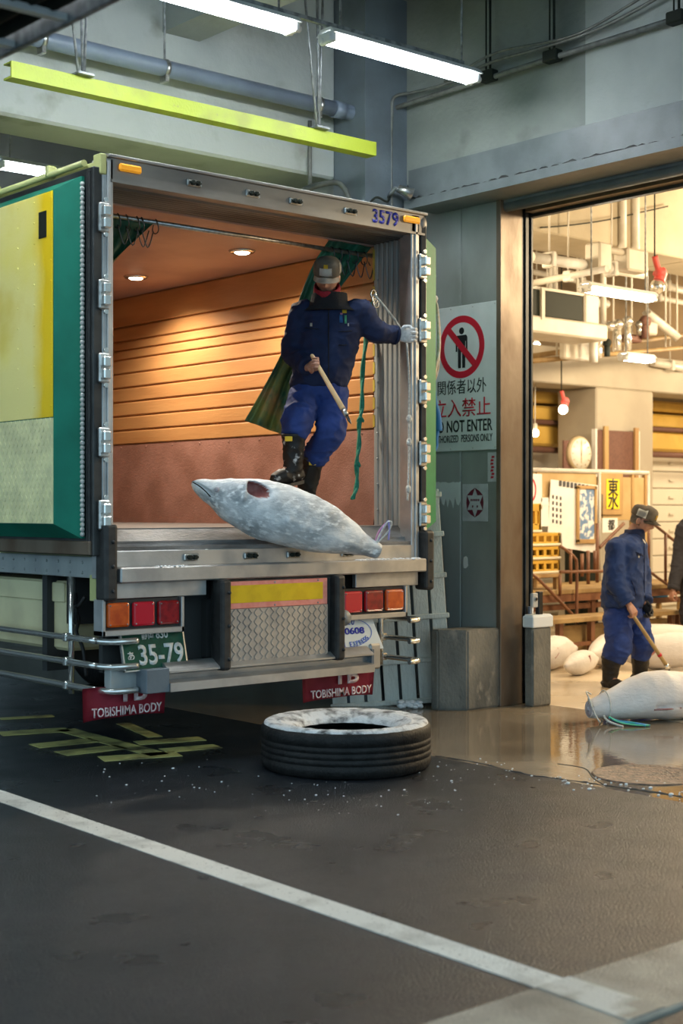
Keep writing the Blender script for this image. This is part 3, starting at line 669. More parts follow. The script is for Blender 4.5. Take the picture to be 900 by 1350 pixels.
# licence plate, tilted back at the bottom
pc = Vector((.29, -.03, .685)); tilt = Matrix.Translation(pc) @ Matrix.Rotation(radians(-14), 4, 'X')
bm = B(); box(bm, -.215, .215, .0, .012, -.12, .12, bev=.006, M=tilt)
pl = obj('licence_plate', bm, 'plate_green', truck, 'green number plate with white characters')
bm = B()
for a in ((-.222, -.212, -.004, .016, -.125, .125), (.212, .222, -.004, .016, -.125, .125), (-.222, .222, -.004, .016, -.127, -.118)): box(bm, *a, M=tilt)
obj('plate_frame', bm, 'chrome', pl)
for body, cx, cz, ww, hh, bo in (('35-79', .045, -.035, .315, .125, .025), ('あ', -.165, -.035, .045, .05, .02), ('静岡', -.035, .082, .085, .05, .01), ('830', .065, .082, .085, .05, .02)):
    tb = text_bm(body, ww, hh, .002, bo); xf(tb.verts, tilt @ Matrix.Translation((cx, -.001, cz)) @ AXREAR); obj('lettering', tb, 'white_print', pl)
# recess behind, bumper
bm = B(); box(bm, .02, 1.98, .10, .14, .55, 1.1); box(bm, .72, .80, .04, .1, .60, .95); obj('tail_backing', bm, 'dark_recess', truck)
bm = B(); box(bm, .0, .36, -.02, .05, .455, .585, bev=.004); obj('bumper_bracket', bm, 'alu_dull', truck)
bx0, bx1 = T(onY(225, 890, TY-.14)).x, T(onY(494, 870, TY-.14)).x
bm = B(); prism(bm, [(-.06, .60), (-.13, .555), (-.13, .545), (-.07, .53), (-.06, .50), (-.14, .485), (-.14, .435), (-.0, .435), (-.0, .60)], (bx0, 0, 0), (0, 1, 0), (0, 0, 1), (bx1-bx0, 0, 0))
obj('rear_bumper', bm, 'aluminium', truck, 'channel-shaped metal rear bumper')
bm = B(); box(bm, bx0-.16, bx0, -.13, .0, .435, .575, bev=.004); obj('bumper_end', bm, 'steel_blue', truck)
bm = B(); box(bm, bx1, bx1+.02, -.11, 0, .44, .58); obj('bumper_end', bm, 'steel_blue', truck)
bm = B(); box(bm, bx1+.035, bx1+.13, -.06, .06, .44, .61, bev=.012); obj('bumper_block', bm, 'aluminium', truck)
# marker panel: black side rubbers, reflector, tread plate
mx0, mx1 = T(onY(296, 800, TY-.1)).x, T(onY(433, 800, TY-.1)).x
bm = B(); box(bm, mx0-.02, mx1+.04, -.08, .02, .53, 1.075, bev=.004); mk = obj('marker_panel', bm, 'black_steel', truck)
for a in (mx0-.055, mx1+.03):
    bm = B(); box(bm, a, a+.075, -.15, -.04, .53, 1.08, bev=.02, seg=2)
    for k in range(3): sphere(bm, (a+.055, -.15, .6+k*.2), .012, u=8, v=5)
    obj('panel_bumper', bm, 'rubber', mk)
bm = B(); box(bm, mx0+.005, mx1-.005, -.095, -.078, .895, 1.062, bev=.003); rf = obj('reflector_sign', bm, 'panel_red', mk, 'red-bordered yellow reflector')
bm = B(); box(bm, mx0+.005, mx1-.045, -.098, -.094, .930, 1.038, bev=.001); obj('reflector_centre', bm, 'panel_yellow', rf)
bm = B()
for k in range(3):
    for z in (.908, 1.05): sphere(bm, (mx0+.04+k*.35, -.096, z), .006, u=8, v=5)
obj('rivet', bm, 'zinc', rf)
mat('tread_alu', (.58, .56, .53), .34, .7, col2=(.44, .42, .40), scale=6, rough2=.45)
bm = B(); box(bm, mx0, mx1, -.092, -.078, .56, .893)
nx = 19
for i in range(nx):
    for j in range(12):
        x = mx0+.03+i*(mx1-mx0-.05)/(nx-1); z = .58+j*.0272; s = 1 if (i+j) % 2 else -1
        M = Matrix.Translation((x, -.092, z)) @ Matrix.Rotation(s*radians(45), 4, 'Y')
        box(bm, -.020, .020, -.005, .0, -.0065, .0065, bev=.0028, M=M)
obj('tread_plate', bm, 'tread_alu', mk, 'embossed aluminium tread plate')
# round knob, white company plate, mud flaps
bm = B(); lathe(bm, [(.001, -.14), (.04, -.135), (.052, -.115), (.052, -.05)], 24, (mx1+.125, 0, .80), (1, 0, 0), (0, 0, 1), (0, 1, 0)); obj('rubber_stop', bm, 'galvanised', truck, 'round grey stop knob')
wx0, wx1 = T(onY(432, 835, TY)).x, T(onY(488, 835, TY)).x
wt = Matrix.Translation((wx0, -.02, .69)) @ Matrix.Rotation(radians(-12), 4, 'X')
bm = B(); prism(bm, [(0, -.12), (wx1-wx0+.08, -.12), (wx1-wx0, .13), (0, .13)], (0, 0, 0), (1, 0, 0), (0, 0, 1), (0, .012, 0)); xf(bm.verts, wt); cp = obj('company_plate', bm, 'sign_white', truck, 'white plate with blue oval lettering')
bm = B(); cx, cz = .155, .0
for k in range(72):
    a, b = 2*pi*k/72, 2*pi*(k+1)/72
    q = [Vector((cx+cos(t)*r*.21, -.003, cz+sin(t)*r*.095)) for t, r in ((a, 1), (b, 1), (b, .97), (a, .97))]; bm.faces.new([bm.verts.new(v) for v in q])
xf(bm.verts, wt); obj('oval_ring', bm, 'pale_blue_print', cp)
for body, x, z, ww, hh in (('-0608', .20, .012, .20, .045),):
    tb = text_bm(body, ww, hh, .002, .03); xf(tb.verts, wt @ Matrix.Translation((x, -.002, z)) @ AXREAR); obj('lettering', tb, 'blue_print', cp)
for k, ch in enumerate('A EXPRESS'):
    if ch == ' ': continue
    t = radians(-104+k*9.0); tb = text_bm(ch, .02, .032, .002, .02); xf(tb.verts, wt @ Matrix.Translation((cx+cos(t)*.185, -.002, cz+sin(t)*.075)) @ AXREAR @ Matrix.Rotation(t+pi/2, 4, 'Z')); obj('lettering', tb, 'pale_blue_print', cp)
for k, ch in enumerate('MIZU'):
    t = radians(110-k*13.0); tb = text_bm(ch, .022, .034, .002, .02); xf(tb.verts, wt @ Matrix.Translation((cx+cos(t)*.165, -.002, cz+sin(t)*.072)) @ AXREAR @ Matrix.Rotation(t-pi/2, 4, 'Z')); obj('lettering', tb, 'blue_print', cp)
def flap(xa, xb, z0, ylab):
    ww = xb-xa; n = 14; bm = B(); rows = []
    for j in range(7):
        z = z0+j*.032; rows.append([Vector((xa+ww*i/n, .03+.012*sin(i*.7)+.03*(1-j/6)*(i/n-.3), z+.012*(1-j/6)*sin(pi*i/n))) for i in range(n+1)])
    front = loft(bm, rows, closed=False, cap=False)
    bmesh.ops.solidify(bm, geom=bm.faces[:], thickness=.008)
    o = obj('mud_flap', bm, 'flap_red', truck, ylab)
    lettering('TOBISHIMA BODY', (xa+ww*.5, .004, z0+.05), ww*.84, .055, 'flap_text', o, bold=.015, thick=.004)
    lettering('TB', (xa+ww*.56, .004, z0+.155), ww*.36, .11, 'flap_text', o, bold=.03, thick=.004)
fa, fb = T(onY(112, 920, TY)).x, T(onY(222, 920, TY)).x
flap(fa, fb, .285, 'maroon mud flap behind the left bumper end')
fa, fb = T(onY(402, 900, TY)).x, T(onY(497, 900, TY)).x
flap(fa, fb, .255, 'maroon mud flap under the right tail lamp')
# ------------------------------------------------------------------ fish
FISH_P = [(0, .014, .014), (.02, .034, .04), (.055, .056, .066), (.10, .074, .088), (.17, .112, .134), (.235, .143, .160), (.31, .172, .180), (.385, .193, .190), (.46, .202, .184), (.545, .203, .172), (.65, .190, .155),
          (.716, .176, .136), (.80, .142, .106), (.857, .113, .082), (.91, .078, .066), (.95, .060, .056), (.985, .052, .052), (1.0, .046, .046)]
def prof(s):
    for (a, u, d), (b, u2, d2) in zip(FISH_P[:-1], FISH_P[1:]):
        if s <= b:
            t = (s-a)/(b-a); t2 = t*t*(3-2*t) if False else t
            return u+(u2-u)*t2, d+(d2-d)*t2
    return FISH_P[-1][1:]
def fish_bm(L, scale=1.0, nseg=90, nr=56, side=.86, lumps=.006, seed=0.):
    """body along +x (head at 0), z up"""
    bm = B(); rings = []
    for i in range(nseg+1):
        s = i/nseg; u, d = prof(s)
        r = []
        for k in range(nr):
            a = 2*pi*k/nr; ca, sa = cos(a), sin(a)
            y = side*(u+d)/2*ca; z = (u if sa >= 0 else d)*sa
            p = Vector((s*L, y*scale, z*scale)); n = Vector((0, ca, sa))
            p += n*lumps*(noise.noise(p*9+Vector((seed, 0, 0)))+.5*noise.noise(p*24+Vector((0, seed, 0))))*min(1, s*8+.1)
            r.append(p)
        rings.append(r)
    loft(bm, rings); return bm
def split_faces(bm, test):
    """move the faces for which test(centre, normal) holds to a second bmesh"""
    b2 = bm.copy(); bm.normal_update(); b2.normal_update()
    bm.faces.ensure_lookup_table(); b2.faces.ensure_lookup_table()
    pick = [test(f.calc_center_median(), f.normal) for f in bm.faces]
    bmesh.ops.delete(bm, geom=[f for f, k in zip(bm.faces, pick) if k], context='FACES')
    bmesh.ops.delete(b2, geom=[f for f, k in zip(b2.faces, pick) if not k], context='FACES')
    return b2
# the frozen tuna sliding over the tail ledge
hd = onY(253, 637, 7.24); tl = onY(499, 727, 6.86); ax = tl-hd; Lf = ax.length
tuna = thing('frozen_tuna', 'frosty grey frozen tuna tipping over the tail ledge of the truck', 'fish', hd)
xa = ax.normalized(); ya = Vector((0, 0, 1)).cross(xa).normalized(); za = xa.cross(ya)
MF = Matrix((( xa.x, ya.x, za.x, 0), (xa.y, ya.y, za.y, 0), (xa.z, ya.z, za.z, 0), (0, 0, 0, 1)))
bm = fish_bm(Lf, .98, 130, 96)
# the camera side is -y ; carve gill opening there, mouth line at the snout, a keel ridge
def gill(p):
    s = p.x/Lf; z = p.z
    e = ((s-.285)/.068)**2+((z-.088)/.050)**2
    return e, s
for v in bm.verts:
    p = v.co; s = p.x/Lf
    if p.y < 0:
        e, _ = gill(p)
        if e < 1 and s > .236:
            k = min(1, (1-e)*2.2)*min(1, (s-.236)/.008); p.y += .085*k
        if abs(s-.228) < .012 and p.z > -.02: p.y -= .010*(1-abs(s-.228)/.012)
        mz = -.012-.16*(s-.0)
        if s < .105 and abs(p.z-(.010-.40*s)) < .012: p.y += .012; 
        ridge = .02-.10*(s-.5)
        if .45 < s < .95: p.y -= .006*math.exp(-((p.z+.03)/.02)**2)
b2 = split_faces(bm, lambda c, n: c.y < .05 and gill(c)[0] < .80 and c.x/Lf > .240 and c.y > -.5)
xf(bm.verts, MF); xf(b2.verts, MF)
obj('body', bm, 'frost_fish', tuna, fix=False)
obj('gill_opening', b2, 'fish_flesh', tuna, 'dark red gill opening', fix=False)
bm = B(); tube(bm, smooth_path([(.0, -.012, .006), (.03, -.042, -.004), (.07, -.064, -.022), (.115, -.078, -.048)], 5), .004, 6); xf(bm.verts, MF); obj('mouth_line', bm, 'machine_dark', tuna)
bm = B(); sphere(bm, (.135, -.088, .005), .017, sy=.5, u=16, v=10); xf(bm.verts, MF); obj('eye', bm, 'fish_cut', tuna)
bm = B(); lathe(bm, [(.001, Lf+.003), (.030, Lf+.004), (.044, Lf-.002)], 24, (0, 0, 0), (0, 1, 0), (0, 0, 1), (1, 0, 0)); xf(bm.verts, MF); obj('tail_cut', bm, 'frost_fish', tuna)
t0 = atD(494, 715, (hd.x*0+9.42))
def loop_at(pts, D): return [atD(x, y, D)-hd for x, y in pts]
D_ = tl.x*CF[0]+tl.y*CF[1]
bm = B(); tube(bm, smooth_path(loop_at([(493, 722), (500, 706), (508, 692), (513, 687), (516, 690), (512, 700), (504, 709), (497, 716)], D_-.03), 5), .0055, 8); obj('tie_strap', bm, 'rope_white', tuna, 'white tie loop at the tail')
bm = B()
for pts, m in (([(497, 716), (503, 700), (511, 688), (513, 688)], 'purple_tie'),):
    tube(bm, smooth_path(loop_at(pts, D_-.02), 5), .008, 6)
tube(bm, smooth_path(loop_at([(512, 688), (513, 698), (512, 712)], D_-.03), 4), .006, 6)
obj('tie_ribbon', bm, 'purple_tie', tuna, 'purple tie ribbon')
bm = B(); tube(bm, smooth_path(loop_at([(494, 716), (499, 701), (508, 690)], D_-.01), 5), .006, 6); obj('tie_ribbon', bm, 'pink_tie', tuna, 'pink tie ribbon')

# tuna on the wet floor before the doorway
f2 = thing('frozen_tuna', 'pale frozen tuna lying on the wet floor in the doorway, blue cord at its tail', 'fish', onZ(772, 953), TH-pi/2+radians(16))
sc2 = 10.44/1900
bm = B(); rings = []
PP = [(0, 12, 12), (6, 14, 14), (20, 19, 17), (40, 28, 20), (60, 36, 23), (80, 41, 26), (105, 43, 28), (130, 40, 28), (160, 33, 26), (190, 22, 20), (215, 10, 11), (228, 3, 4)]
def pr2(s):
    for (a, u, d), (b, u2, d2) in zip(PP[:-1], PP[1:]):
        if s <= b: t = (s-a)/(b-a); return u+(u2-u)*t, d+(d2-d)*t
    return PP[-1][1:]
for i in range(77):
    s = i*3; u, d = pr2(s); cx = s; cz = 18+9*min(1, s/80.)
    r = []
    for k in range(48):
        a = 2*pi*k/48; p = Vector(((s+4)*sc2, 1.0*(u+d)/2*cos(a)*sc2, .90*((u if sin(a) > 0 else d)*sin(a)+cz)*sc2+.005))
        p += Vector((0, cos(a), sin(a)))*.004*noise.noise(p*14); 
        if p.y < 0 and 78 < s < 118 and abs(p.z-.115-.00012*(s-98)) < .010: p.y += .02
        r.append(p)
    rings.append(r)
loft(bm, rings); zmin = min(v.co.z for v in bm.verts)
for v in bm.verts: v.co.z -= zmin
obj('body', bm, 'pale_fish', f2)
zc = (18)*.9*sc2-zmin+.005
bm = B(); lathe(bm, [(.001, 0), (.036, .0), (.062, .006)], 24, (4*sc2-.004, 0, zc), (0, 1, 0), (0, 0, 1), (1, 0, 0)); lathe(bm, [(.001, -.006), (.012, -.006), (.014, .0)], 12, (4*sc2-.004, 0, zc), (0, 1, 0), (0, 0, 1), (1, 0, 0)); obj('tail_cut', bm, 'fish_cut', f2, 'grey cut face of the tail')
bm = B(); tube(bm, [(80*sc2, -.170, .098), (98*sc2, -.183, .100), (118*sc2, -.178, .104)], .007, 8); obj('belly_slit', bm, 'fish_flesh', f2, 'red belly slit')
bm = B()
lp = [Vector((26*sc2+.004*cos(2*pi*k/30), .105*cos(2*pi*k/30), zc+.012+.115*sin(2*pi*k/30))) for k in range(31)]
tube(bm, lp, .005, 6, cap=False)
tube(bm, smooth_path([(.03, -.06, .12), (-.03, -.10, .20), (-.015, -.04, .225), (.04, .0, .20)], 5), .005, 6); tube(bm, smooth_path([(.0, -.05, .14), (-.03, -.11, .19), (.0, -.13, .09), (.04, -.14, .02)], 5), .006, 6)
tube(bm, smooth_path([(.09, -.10, .06), (.10, -.14, .03), (.14, -.22, .008), (.155, -.26, .006)], 5), .008, 6)
obj('tie_cord', bm, 'rope_white', f2, 'white plastic cord around the tail')
bm = B()
rc = random.Random(4)
for k in range(9):
    y = -.12+rc.uniform(-.01, .01); tube(bm, smooth_path([(.12, y, .05), (.17, y-.05+rc.uniform(-.015, .015), .02+rc.uniform(0, .012)), (.24, y-.10+rc.uniform(-.02, .02), .012+rc.uniform(0, .014)), (.33+rc.uniform(-.02, .02), y-.15+rc.uniform(-.025, .025), .008)], 4), .007, 6)
obj('blue_cord', bm, 'blue_cord', f2, 'frayed blue cord')
bm = B()
for k in range(3): tube(bm, smooth_path([(.12, -.115-k*.01, .055), (.16, -.18-k*.006, .025), (.25, -.245-k*.01, .012), (.335, -.29, .01)], 4), .005, 6)
obj('green_cord', bm, 'green_cord', f2, 'green cord strand')

# tuna row in the hall
rows = [(728, 882, 1.05, 58, .30, 'pale frozen tuna nearest the bollard in the row on the hall floor'), (806, 877, 1.1, 58, .30, 'pale frozen tuna right behind the boots of the walking man'), (766, 889, .75, 58, .21, 'small frozen tuna lying between two bigger ones by the bollard'),
        (886, 882, 1.15, 8, .33, 'plump frozen tuna right behind the hooked stick of the walking man'), (868, 862, 1.15, 8, .30, 'frozen tuna at the back of the row, right of the walking man')]
proto = None
for (px, py, L, ang, th_, lab) in rows:
    c = onZ(px, py)
    t = thing('frozen_tuna', lab, 'fish', c, TH-pi/2+radians(ang), 'frozen tuna laid out on the hall floor')
    bm = fish_bm(L, th_/.375, 40, 28, side=.95, seed=px)
    zm = min(v.co.z for v in bm.verts)
    for v in bm.verts: v.co.z -= zm; v.co.x -= L*.5
    obj('body', bm, 'pale_fish', t)
    bm = B(); tube(bm, smooth_path([(-L*.5+.30, -.14*th_/.36, -zm-.02), (-L*.5+.36, -.15*th_/.36, -zm+.02), (-L*.5+.36, -.135*th_/.36, -zm+.07)], 4), .014, 6); obj('gill_cut', bm, 'fish_flesh', t)

# ------------------------------------------------------------------ old tyre on the asphalt
tc_ = onZ(456, 1009); tire = thing('tire', 'worn truck tyre lying flat on the asphalt, frosted on its upper side', 'tire', tc_)
R = 112*( (tc_.x*CF[0]+tc_.y*CF[1]) /1900.); Hh = .262
bm = B()
pt = [(R*.955, .004), (R*.985, .02), (R*.998, .04)]
for z in (.075, .11, .145, .18): pt += [(R, z-.006), (R-.004, z-.003), (R-.004, z+.003), (R, z+.006)]
pt += [(R, .22), (R*.992, .242), (R*.965, Hh-.006)]
lathe(bm, pt, 96); bmesh.ops.delete(bm, geom=[f for f in bm.faces if len(f.verts) > 8], context='FACES_ONLY')
for v in bm.verts: v.co += Vector((v.co.x, v.co.y, 0)).normalized()*.004*noise.noise(v.co*16)
obj('tread', bm, 'tire', tire, 'dark grooved tread')
bm = B(); pr_ = [(R*.967, Hh-.008), (R*.955, Hh+.004), (R*.92, Hh+.012), (R*.86, Hh+.010), (R*.80, Hh+.002), (R*.79, Hh+.006), (R*.76, Hh+.004), (R*.70, Hh-.012), (R*.66, Hh-.016), (R*.60, Hh-.03), (R*.57, Hh-.055)]
lathe(bm, pr_, 120); bm.faces.ensure_lookup_table()
bmesh.ops.delete(bm, geom=[f for f in bm.faces if len(f.verts) > 8], context='FACES_ONLY')
for v in bm.verts: v.co.z += .004*noise.noise(v.co*22)
obj('upper_sidewall', bm, 'tire_frost', tire, 'frost-covered upper sidewall')
bm = B(); lathe(bm, [(R*.57, Hh-.055), (R*.60, Hh-.075), (R*.72, Hh-.06), (R*.9, Hh-.04), (R*.94, .13), (R*.9, .05), (R*.72, .03), (R*.60, .05), (R*.57, .04), (R*.7, .004), (R*.95, .001), (R*.97, .008)], 96); bmesh.ops.delete(bm, geom=[f for f in bm.faces if len(f.verts) > 8], context='FACES_ONLY')
obj('inner_liner', bm, 'tire', tire)

# ------------------------------------------------------------------ plinth, bollard, styrofoam, device
bm = B(); prism(bm, [(7.60, 7.78), (7.60, 7.70), (7.745, 7.53), (8.095, 7.53), (8.095, 7.78)], (0, 0, 0), (1, 0, 0), (0, 1, 0), (0, 0, .60)); bmesh.ops.bevel(bm, geom=bm.edges[:], offset=.012, segments=2, affect='EDGES')
for v in bm.verts: v.co += Vector((noise.noise(v.co*7), noise.noise(v.co*7+Vector((9, 0, 0))), 0))*.008
single('concrete_plinth', bm, 'concrete_old', 'chipped concrete plinth at the foot of the door jamb', 'plinth')
bm = B(); box(bm, 8.245, 8.46, 7.33, 7.42, 0, .60, bev=.012); box(bm, 8.25, 8.28, 7.325, 7.34, .02, .58)
single('concrete_bollard', bm, 'concrete_old', 'short concrete bollard under the white foam lid', 'bollard')
bm = B(); box(bm, 8.235, 8.47, 7.32, 7.43, .602, .69, bev=.010, seg=2); box(bm, 8.245, 8.46, 7.33, 7.42, .685, .70, bev=.006)
single('styrofoam_lid', bm, 'styrofoam', 'white styrofoam box lid on top of the concrete bollard', 'lid')
dv = thing('sensor_box', 'small black and grey sensor box standing on the styrofoam lid', 'device', (8.33, 7.36, .70))
bm = B(); box(bm, -.005, .045, -.02, .02, 0, .175, bev=.005); obj('body', bm, 'device_black', dv, 'black upright case')
bm = B(); box(bm, -.07, -.006, -.015, .015, .055, .165, bev=.006); lathe(bm, [(.001, -.022), (.018, -.022), (.02, -.014)], 16, (-.036, 0, .12), (1, 0, 0), (0, 0, 1), (0, 1, 0)); obj('head', bm, 'device_grey', dv, 'grey head with a round lens')
bm = B(); lathe(bm, [(.001, -.026), (.013, -.026), (.013, -.02)], 16, (-.036, 0, .12), (1, 0, 0), (0, 0, 1), (0, 1, 0)); obj('lens', bm, 'device_black', dv)

# ------------------------------------------------------------------ signs on the panels
sg = thing('warning_sign', 'white no-entry sign with a red crossed-out figure beside the doorway', 'sign', (8.10, 7.93, 1.96))
def S_(y, z): return Vector((-.012, y-7.93, z-1.96))
bm = B(); box(bm, -.012, .0, -.375, .375, 0, 1.14, bev=.004); obj('board', bm, 'sign_white', sg)
for y in (-.35, 0, .35):
    for z in (.025, 1.115):
        pass
bm = B()
for y in (-.355, -.12, .12, .355):
    for z in (.02, 1.12): sphere(bm, (-.012, y, z), .006, u=8, v=5)
obj('screw', bm, 'zinc', sg)
cz = 2.775-1.96; bm = B(); r0, r1 = .245, .192; n = 80
for k in range(n):
    a, b = 2*pi*k/n, 2*pi*(k+1)/n
    prism(bm, [(cos(a)*r0, sin(a)*r0), (cos(b)*r0, sin(b)*r0), (cos(b)*r1, sin(b)*r1), (cos(a)*r1, sin(a)*r1)], (-.0145, 0, cz), (0, -1, 0), (0, 0, 1), (.0025, 0, 0))
dx, dz = cos(radians(-45)), sin(radians(-45)); hw = .026; L2 = .205
prism(bm, [(-dx*L2-dz*hw, -dz*L2+dx*hw), (dx*L2-dz*hw, dz*L2+dx*hw), (dx*L2+dz*hw, dz*L2-dx*hw), (-dx*L2+dz*hw, -dz*L2-dx*hw)], (-.0165, 0, cz), (0, -1, 0), (0, 0, 1), (.004, 0, 0))
obj('prohibition_ring', bm, 'sign_red', sg, 'red prohibition ring and bar')
bm = B(); fig = [(-.062, .075), (-.05, .092), (.05, .092), (.062, .075), (.064, -.035), (.048, -.035), (.046, .045), (.040, .045), (.038, -.165), (.008, -.165), (.006, -.04), (-.006, -.04), (-.008, -.165), (-.038, -.165), (-.040, .045), (-.046, .045), (-.048, -.035), (-.064, -.035)]
prism(bm, fig, (-.0142, 0, cz), (0, -1, 0), (0, 0, 1), (.002, 0, 0))
hp = [(cos(2*pi*k/24)*.027, .126+sin(2*pi*k/24)*.027) for k in range(24)]; prism(bm, hp, (-.0142, 0, cz), (0, -1, 0), (0, 0, 1), (.002, 0, 0))
obj('figure_symbol', bm, 'sign_black', sg, 'black standing figure')
for body, zc_, ww, hh, m, bo in (('関係者以外', .505, .53, .115, 'sign_black', .0), ('立入禁止', .34, .62, .145, 'sign_red', .004), ('DO NOT ENTER', .196, .66, .095, 'sign_black', .016), ('AUTHORIZED  PERSONS ONLY', .098, .66, .058, 'sign_black', .01)):
    lettering(body, (-.0125, 0, zc_), ww, hh, m, sg, AXSIDE, bold=bo)
st = thing('star_sticker', 'grey sticker with a maroon six-pointed star below the large sign', 'sticker', (8.10, 7.795, 1.41))
bm = B(); box(bm, -.003, 0, -.135, .135, 0, .29); obj('sheet', bm, 'sticker', st)
bm = B()
for k in range(6):
    a = pi/2+k*pi/3; tip = Vector((cos(a)*.098, sin(a)*.115)); l = Vector((cos(a+.42)*.068, sin(a+.42)*.08)); r = Vector((cos(a-.42)*.068, sin(a-.42)*.08))
    mid = Vector((cos(a+pi/6)*.055, sin(a+pi/6)*.065)); t2 = Vector((cos(a+pi/3)*.098, sin(a+pi/3)*.115))
    prism(bm, [(tip.x, tip.y), (mid.x, mid.y), (t2.x, t2.y), (cos(a+pi/6)*.092, sin(a+pi/6)*.106)], (-.0045, 0, .145), (0, -1, 0), (0, 0, 1), (.0015, 0, 0))
for z, xs in ((.165, (-.04, -.02, 0, .02, .04)), (.115, (-.025, .025))):
    for x in xs: prism(bm, [(x-.007, -.009), (x+.007, -.007), (x+.007, .009), (x-.005, .009)], (-.0045, 0, z), (0, -1, 0), (0, 0, 1), (.0015, 0, 0))
obj('star_print', bm, 'maroon', st, 'maroon star print')
sk = thing('strip_sticker', 'narrow white strip sticker with red print under the sign corner', 'sticker', (8.10, 7.61, 1.715))
bm = B(); box(bm, -.003, 0, -.05, .05, 0, .225); obj('sheet', bm, 'sticker', sk)
bm = B(); rq = random.Random(8)
for k in range(7): 
    x = rq.uniform(-.006, .006); z = .025+k*.026; prism(bm, [(x-.016, 0), (x+.014, .002), (x+.016, .016), (x-.012, .018)], (-.0045, 0, z), (0, -1, 0), (0, 0, 1), (.0015, 0, 0))
obj('print_marks', bm, 'sign_red', sk)
bm = B(); pl_ = [(cos(2*pi*k/9)*.03*(.7+.5*rq.random()), sin(2*pi*k/9)*.06*(.7+.5*rq.random())) for k in range(9)]; prism(bm, pl_, (8.0985, 7.90, 1.09), (0, -1, 0), (0, 0, 1), (.002, 0, 0))
single('paper_scrap', bm, 'paper', 'torn scrap of white paper stuck low on the wall panels', 'scrap')

# ------------------------------------------------------------------ slatted pallet standing between truck and wall
pb = onZ(530, 930); pal = thing('slatted_pallet', 'weathered grey slatted pallet standing on edge behind the truck corner', 'pallet', pb, TH-pi/2)
k_ = 10.95/1900; sh = Matrix.Translation((0, 0, 0)) @ Matrix.Rotation(radians(-4.0), 4, 'Y') @ Matrix.Rotation(radians(4), 4, 'X')
for i in range(7):
    x = (-92+i*23.2)*k_; bm = B(); box(bm, x, x+19.2*k_, -.01, .012, .02, (1.20 if i < 4 else 1.64), bev=.004, M=sh); obj('slat', bm, 'pallet_grey', pal)
for z in (.03, .345, .675, .985, 1.30, 1.6):
    bm = B(); box(bm, (-95 if z < 1.2 else 0)*k_, 70*k_, -.034, -.010, z-.02, z+.02, bev=.006, M=sh); obj('strap', bm, 'pallet_grey', pal)
bm = B(); 
for x in (-.5, -.05, .33): box(bm, x, x+.06, .012, .045, .02, 1.2, M=sh)
obj('bearer', bm, 'dark_recess', pal)
rg = random.Random(12); bm = B()
for k in range(40): 
    p = atD(541+rg.uniform(-14, 14), 926+rg.uniform(-3, 3), 10.86); p.z = .012+rg.uniform(0, .04); sphere(bm, p, rg.uniform(.012, .03), sz=.6, u=8, v=5)
single('ice_heap', bm, 'ice', 'small heap of grey ice slush at the foot of the pallet', 'ice', kind='stuff')

# ------------------------------------------------------------------ overhead: pipe, yellow bar, lamps, tray, cables
pp = thing('drain_pipe', 'blue-grey drain pipe along the beam, bending down beside the column', 'pipe', (7.48, 8.40, 3.4))
def L_(p, o): return Vector(p)-Vector(o)
o_ = (7.48, 8.40, 3.4); bm = B()
tube(bm, [L_(p, o_) for p in [(3.0, 8.42, 4.58), (7.26, 8.42, 4.58)]], .058, 20); tube(bm, [L_(p, o_) for p in smooth_path([(7.26, 8.42, 4.58), (7.40, 8.42, 4.575), (7.47, 8.42, 4.52), (7.48, 8.42, 4.40)], 6)], .058, 20); tube(bm, [L_(p, o_) for p in [(7.48, 8.42, 4.40), (7.48, 8.42, .0)]], .058, 20)
tube(bm, [L_(p, o_) for p in [(7.18, 8.42, 4.58), (7.28, 8.42, 4.58)]], .066, 20); tube(bm, [L_(p, o_) for p in [(7.48, 8.42, 4.34), (7.48, 8.42, 4.44)]], .066, 20)
obj('pipe_run', bm, 'pipe_blue', pp)
for px in (55, 217, 419):
    x = onY(px, 100, 8.42).x; bm = B(); tube(bm, [L_((x, 8.42, z), o_) for z in (4.64, 5.5)], .008, 8); obj('hanger_rod', bm, 'galvanised', pp)
    bm = B(); tube(bm, [L_((x+.022*0-.015, 8.42, 4.58), o_), L_((x+.015, 8.42, 4.58), o_)], .065, 20); box(bm, x-o_[0]-.015, x-o_[0]+.015, -.02, .06, 4.48-o_[2], 4.53-o_[2], bev=.004); obj('pipe_clamp', bm, 'zinc', pp)
yb = thing('height_bar', 'yellow-green height limit bar hanging above the truck', 'bar', (5.6, 7.9, 4.12))
ya0 = onY(10, 92, 7.9).x; ya1 = onY(490, 197, 7.9).x
bm = B(); prism(bm, [(-.05, .0), (.05, .0), (.05, .012), (-.035, .012), (-.035, .092), (.05, .092), (.05, .10), (-.05, .10)], (ya0-5.6, 0, -.02), (0, 1, 0), (0, 0, 1), (ya1-ya0, 0, 0)); obj('beam', bm, 'bar_yellow', yb)
for px in (103, 415):
    x = onY(px, 100, 7.9).x-5.6
    bm = B(); box(bm, x-.05, x+.07, -.09, .04, .082, .10, bev=.004); br = obj('bracket', bm, 'galvanised', yb)
    for a, b in (((x-.04, -.07), (x-.24, -.12)), ((x+.02, -.02), (x-.01, -.03)), ((x+.055, .02), (x+.11, .03))):
        bm = B(); tube(bm, [(a[0], a[1], .09), (b[0], b[1], 1.37)], .009, 8); obj('suspension_rod', bm, 'galvanised', br)
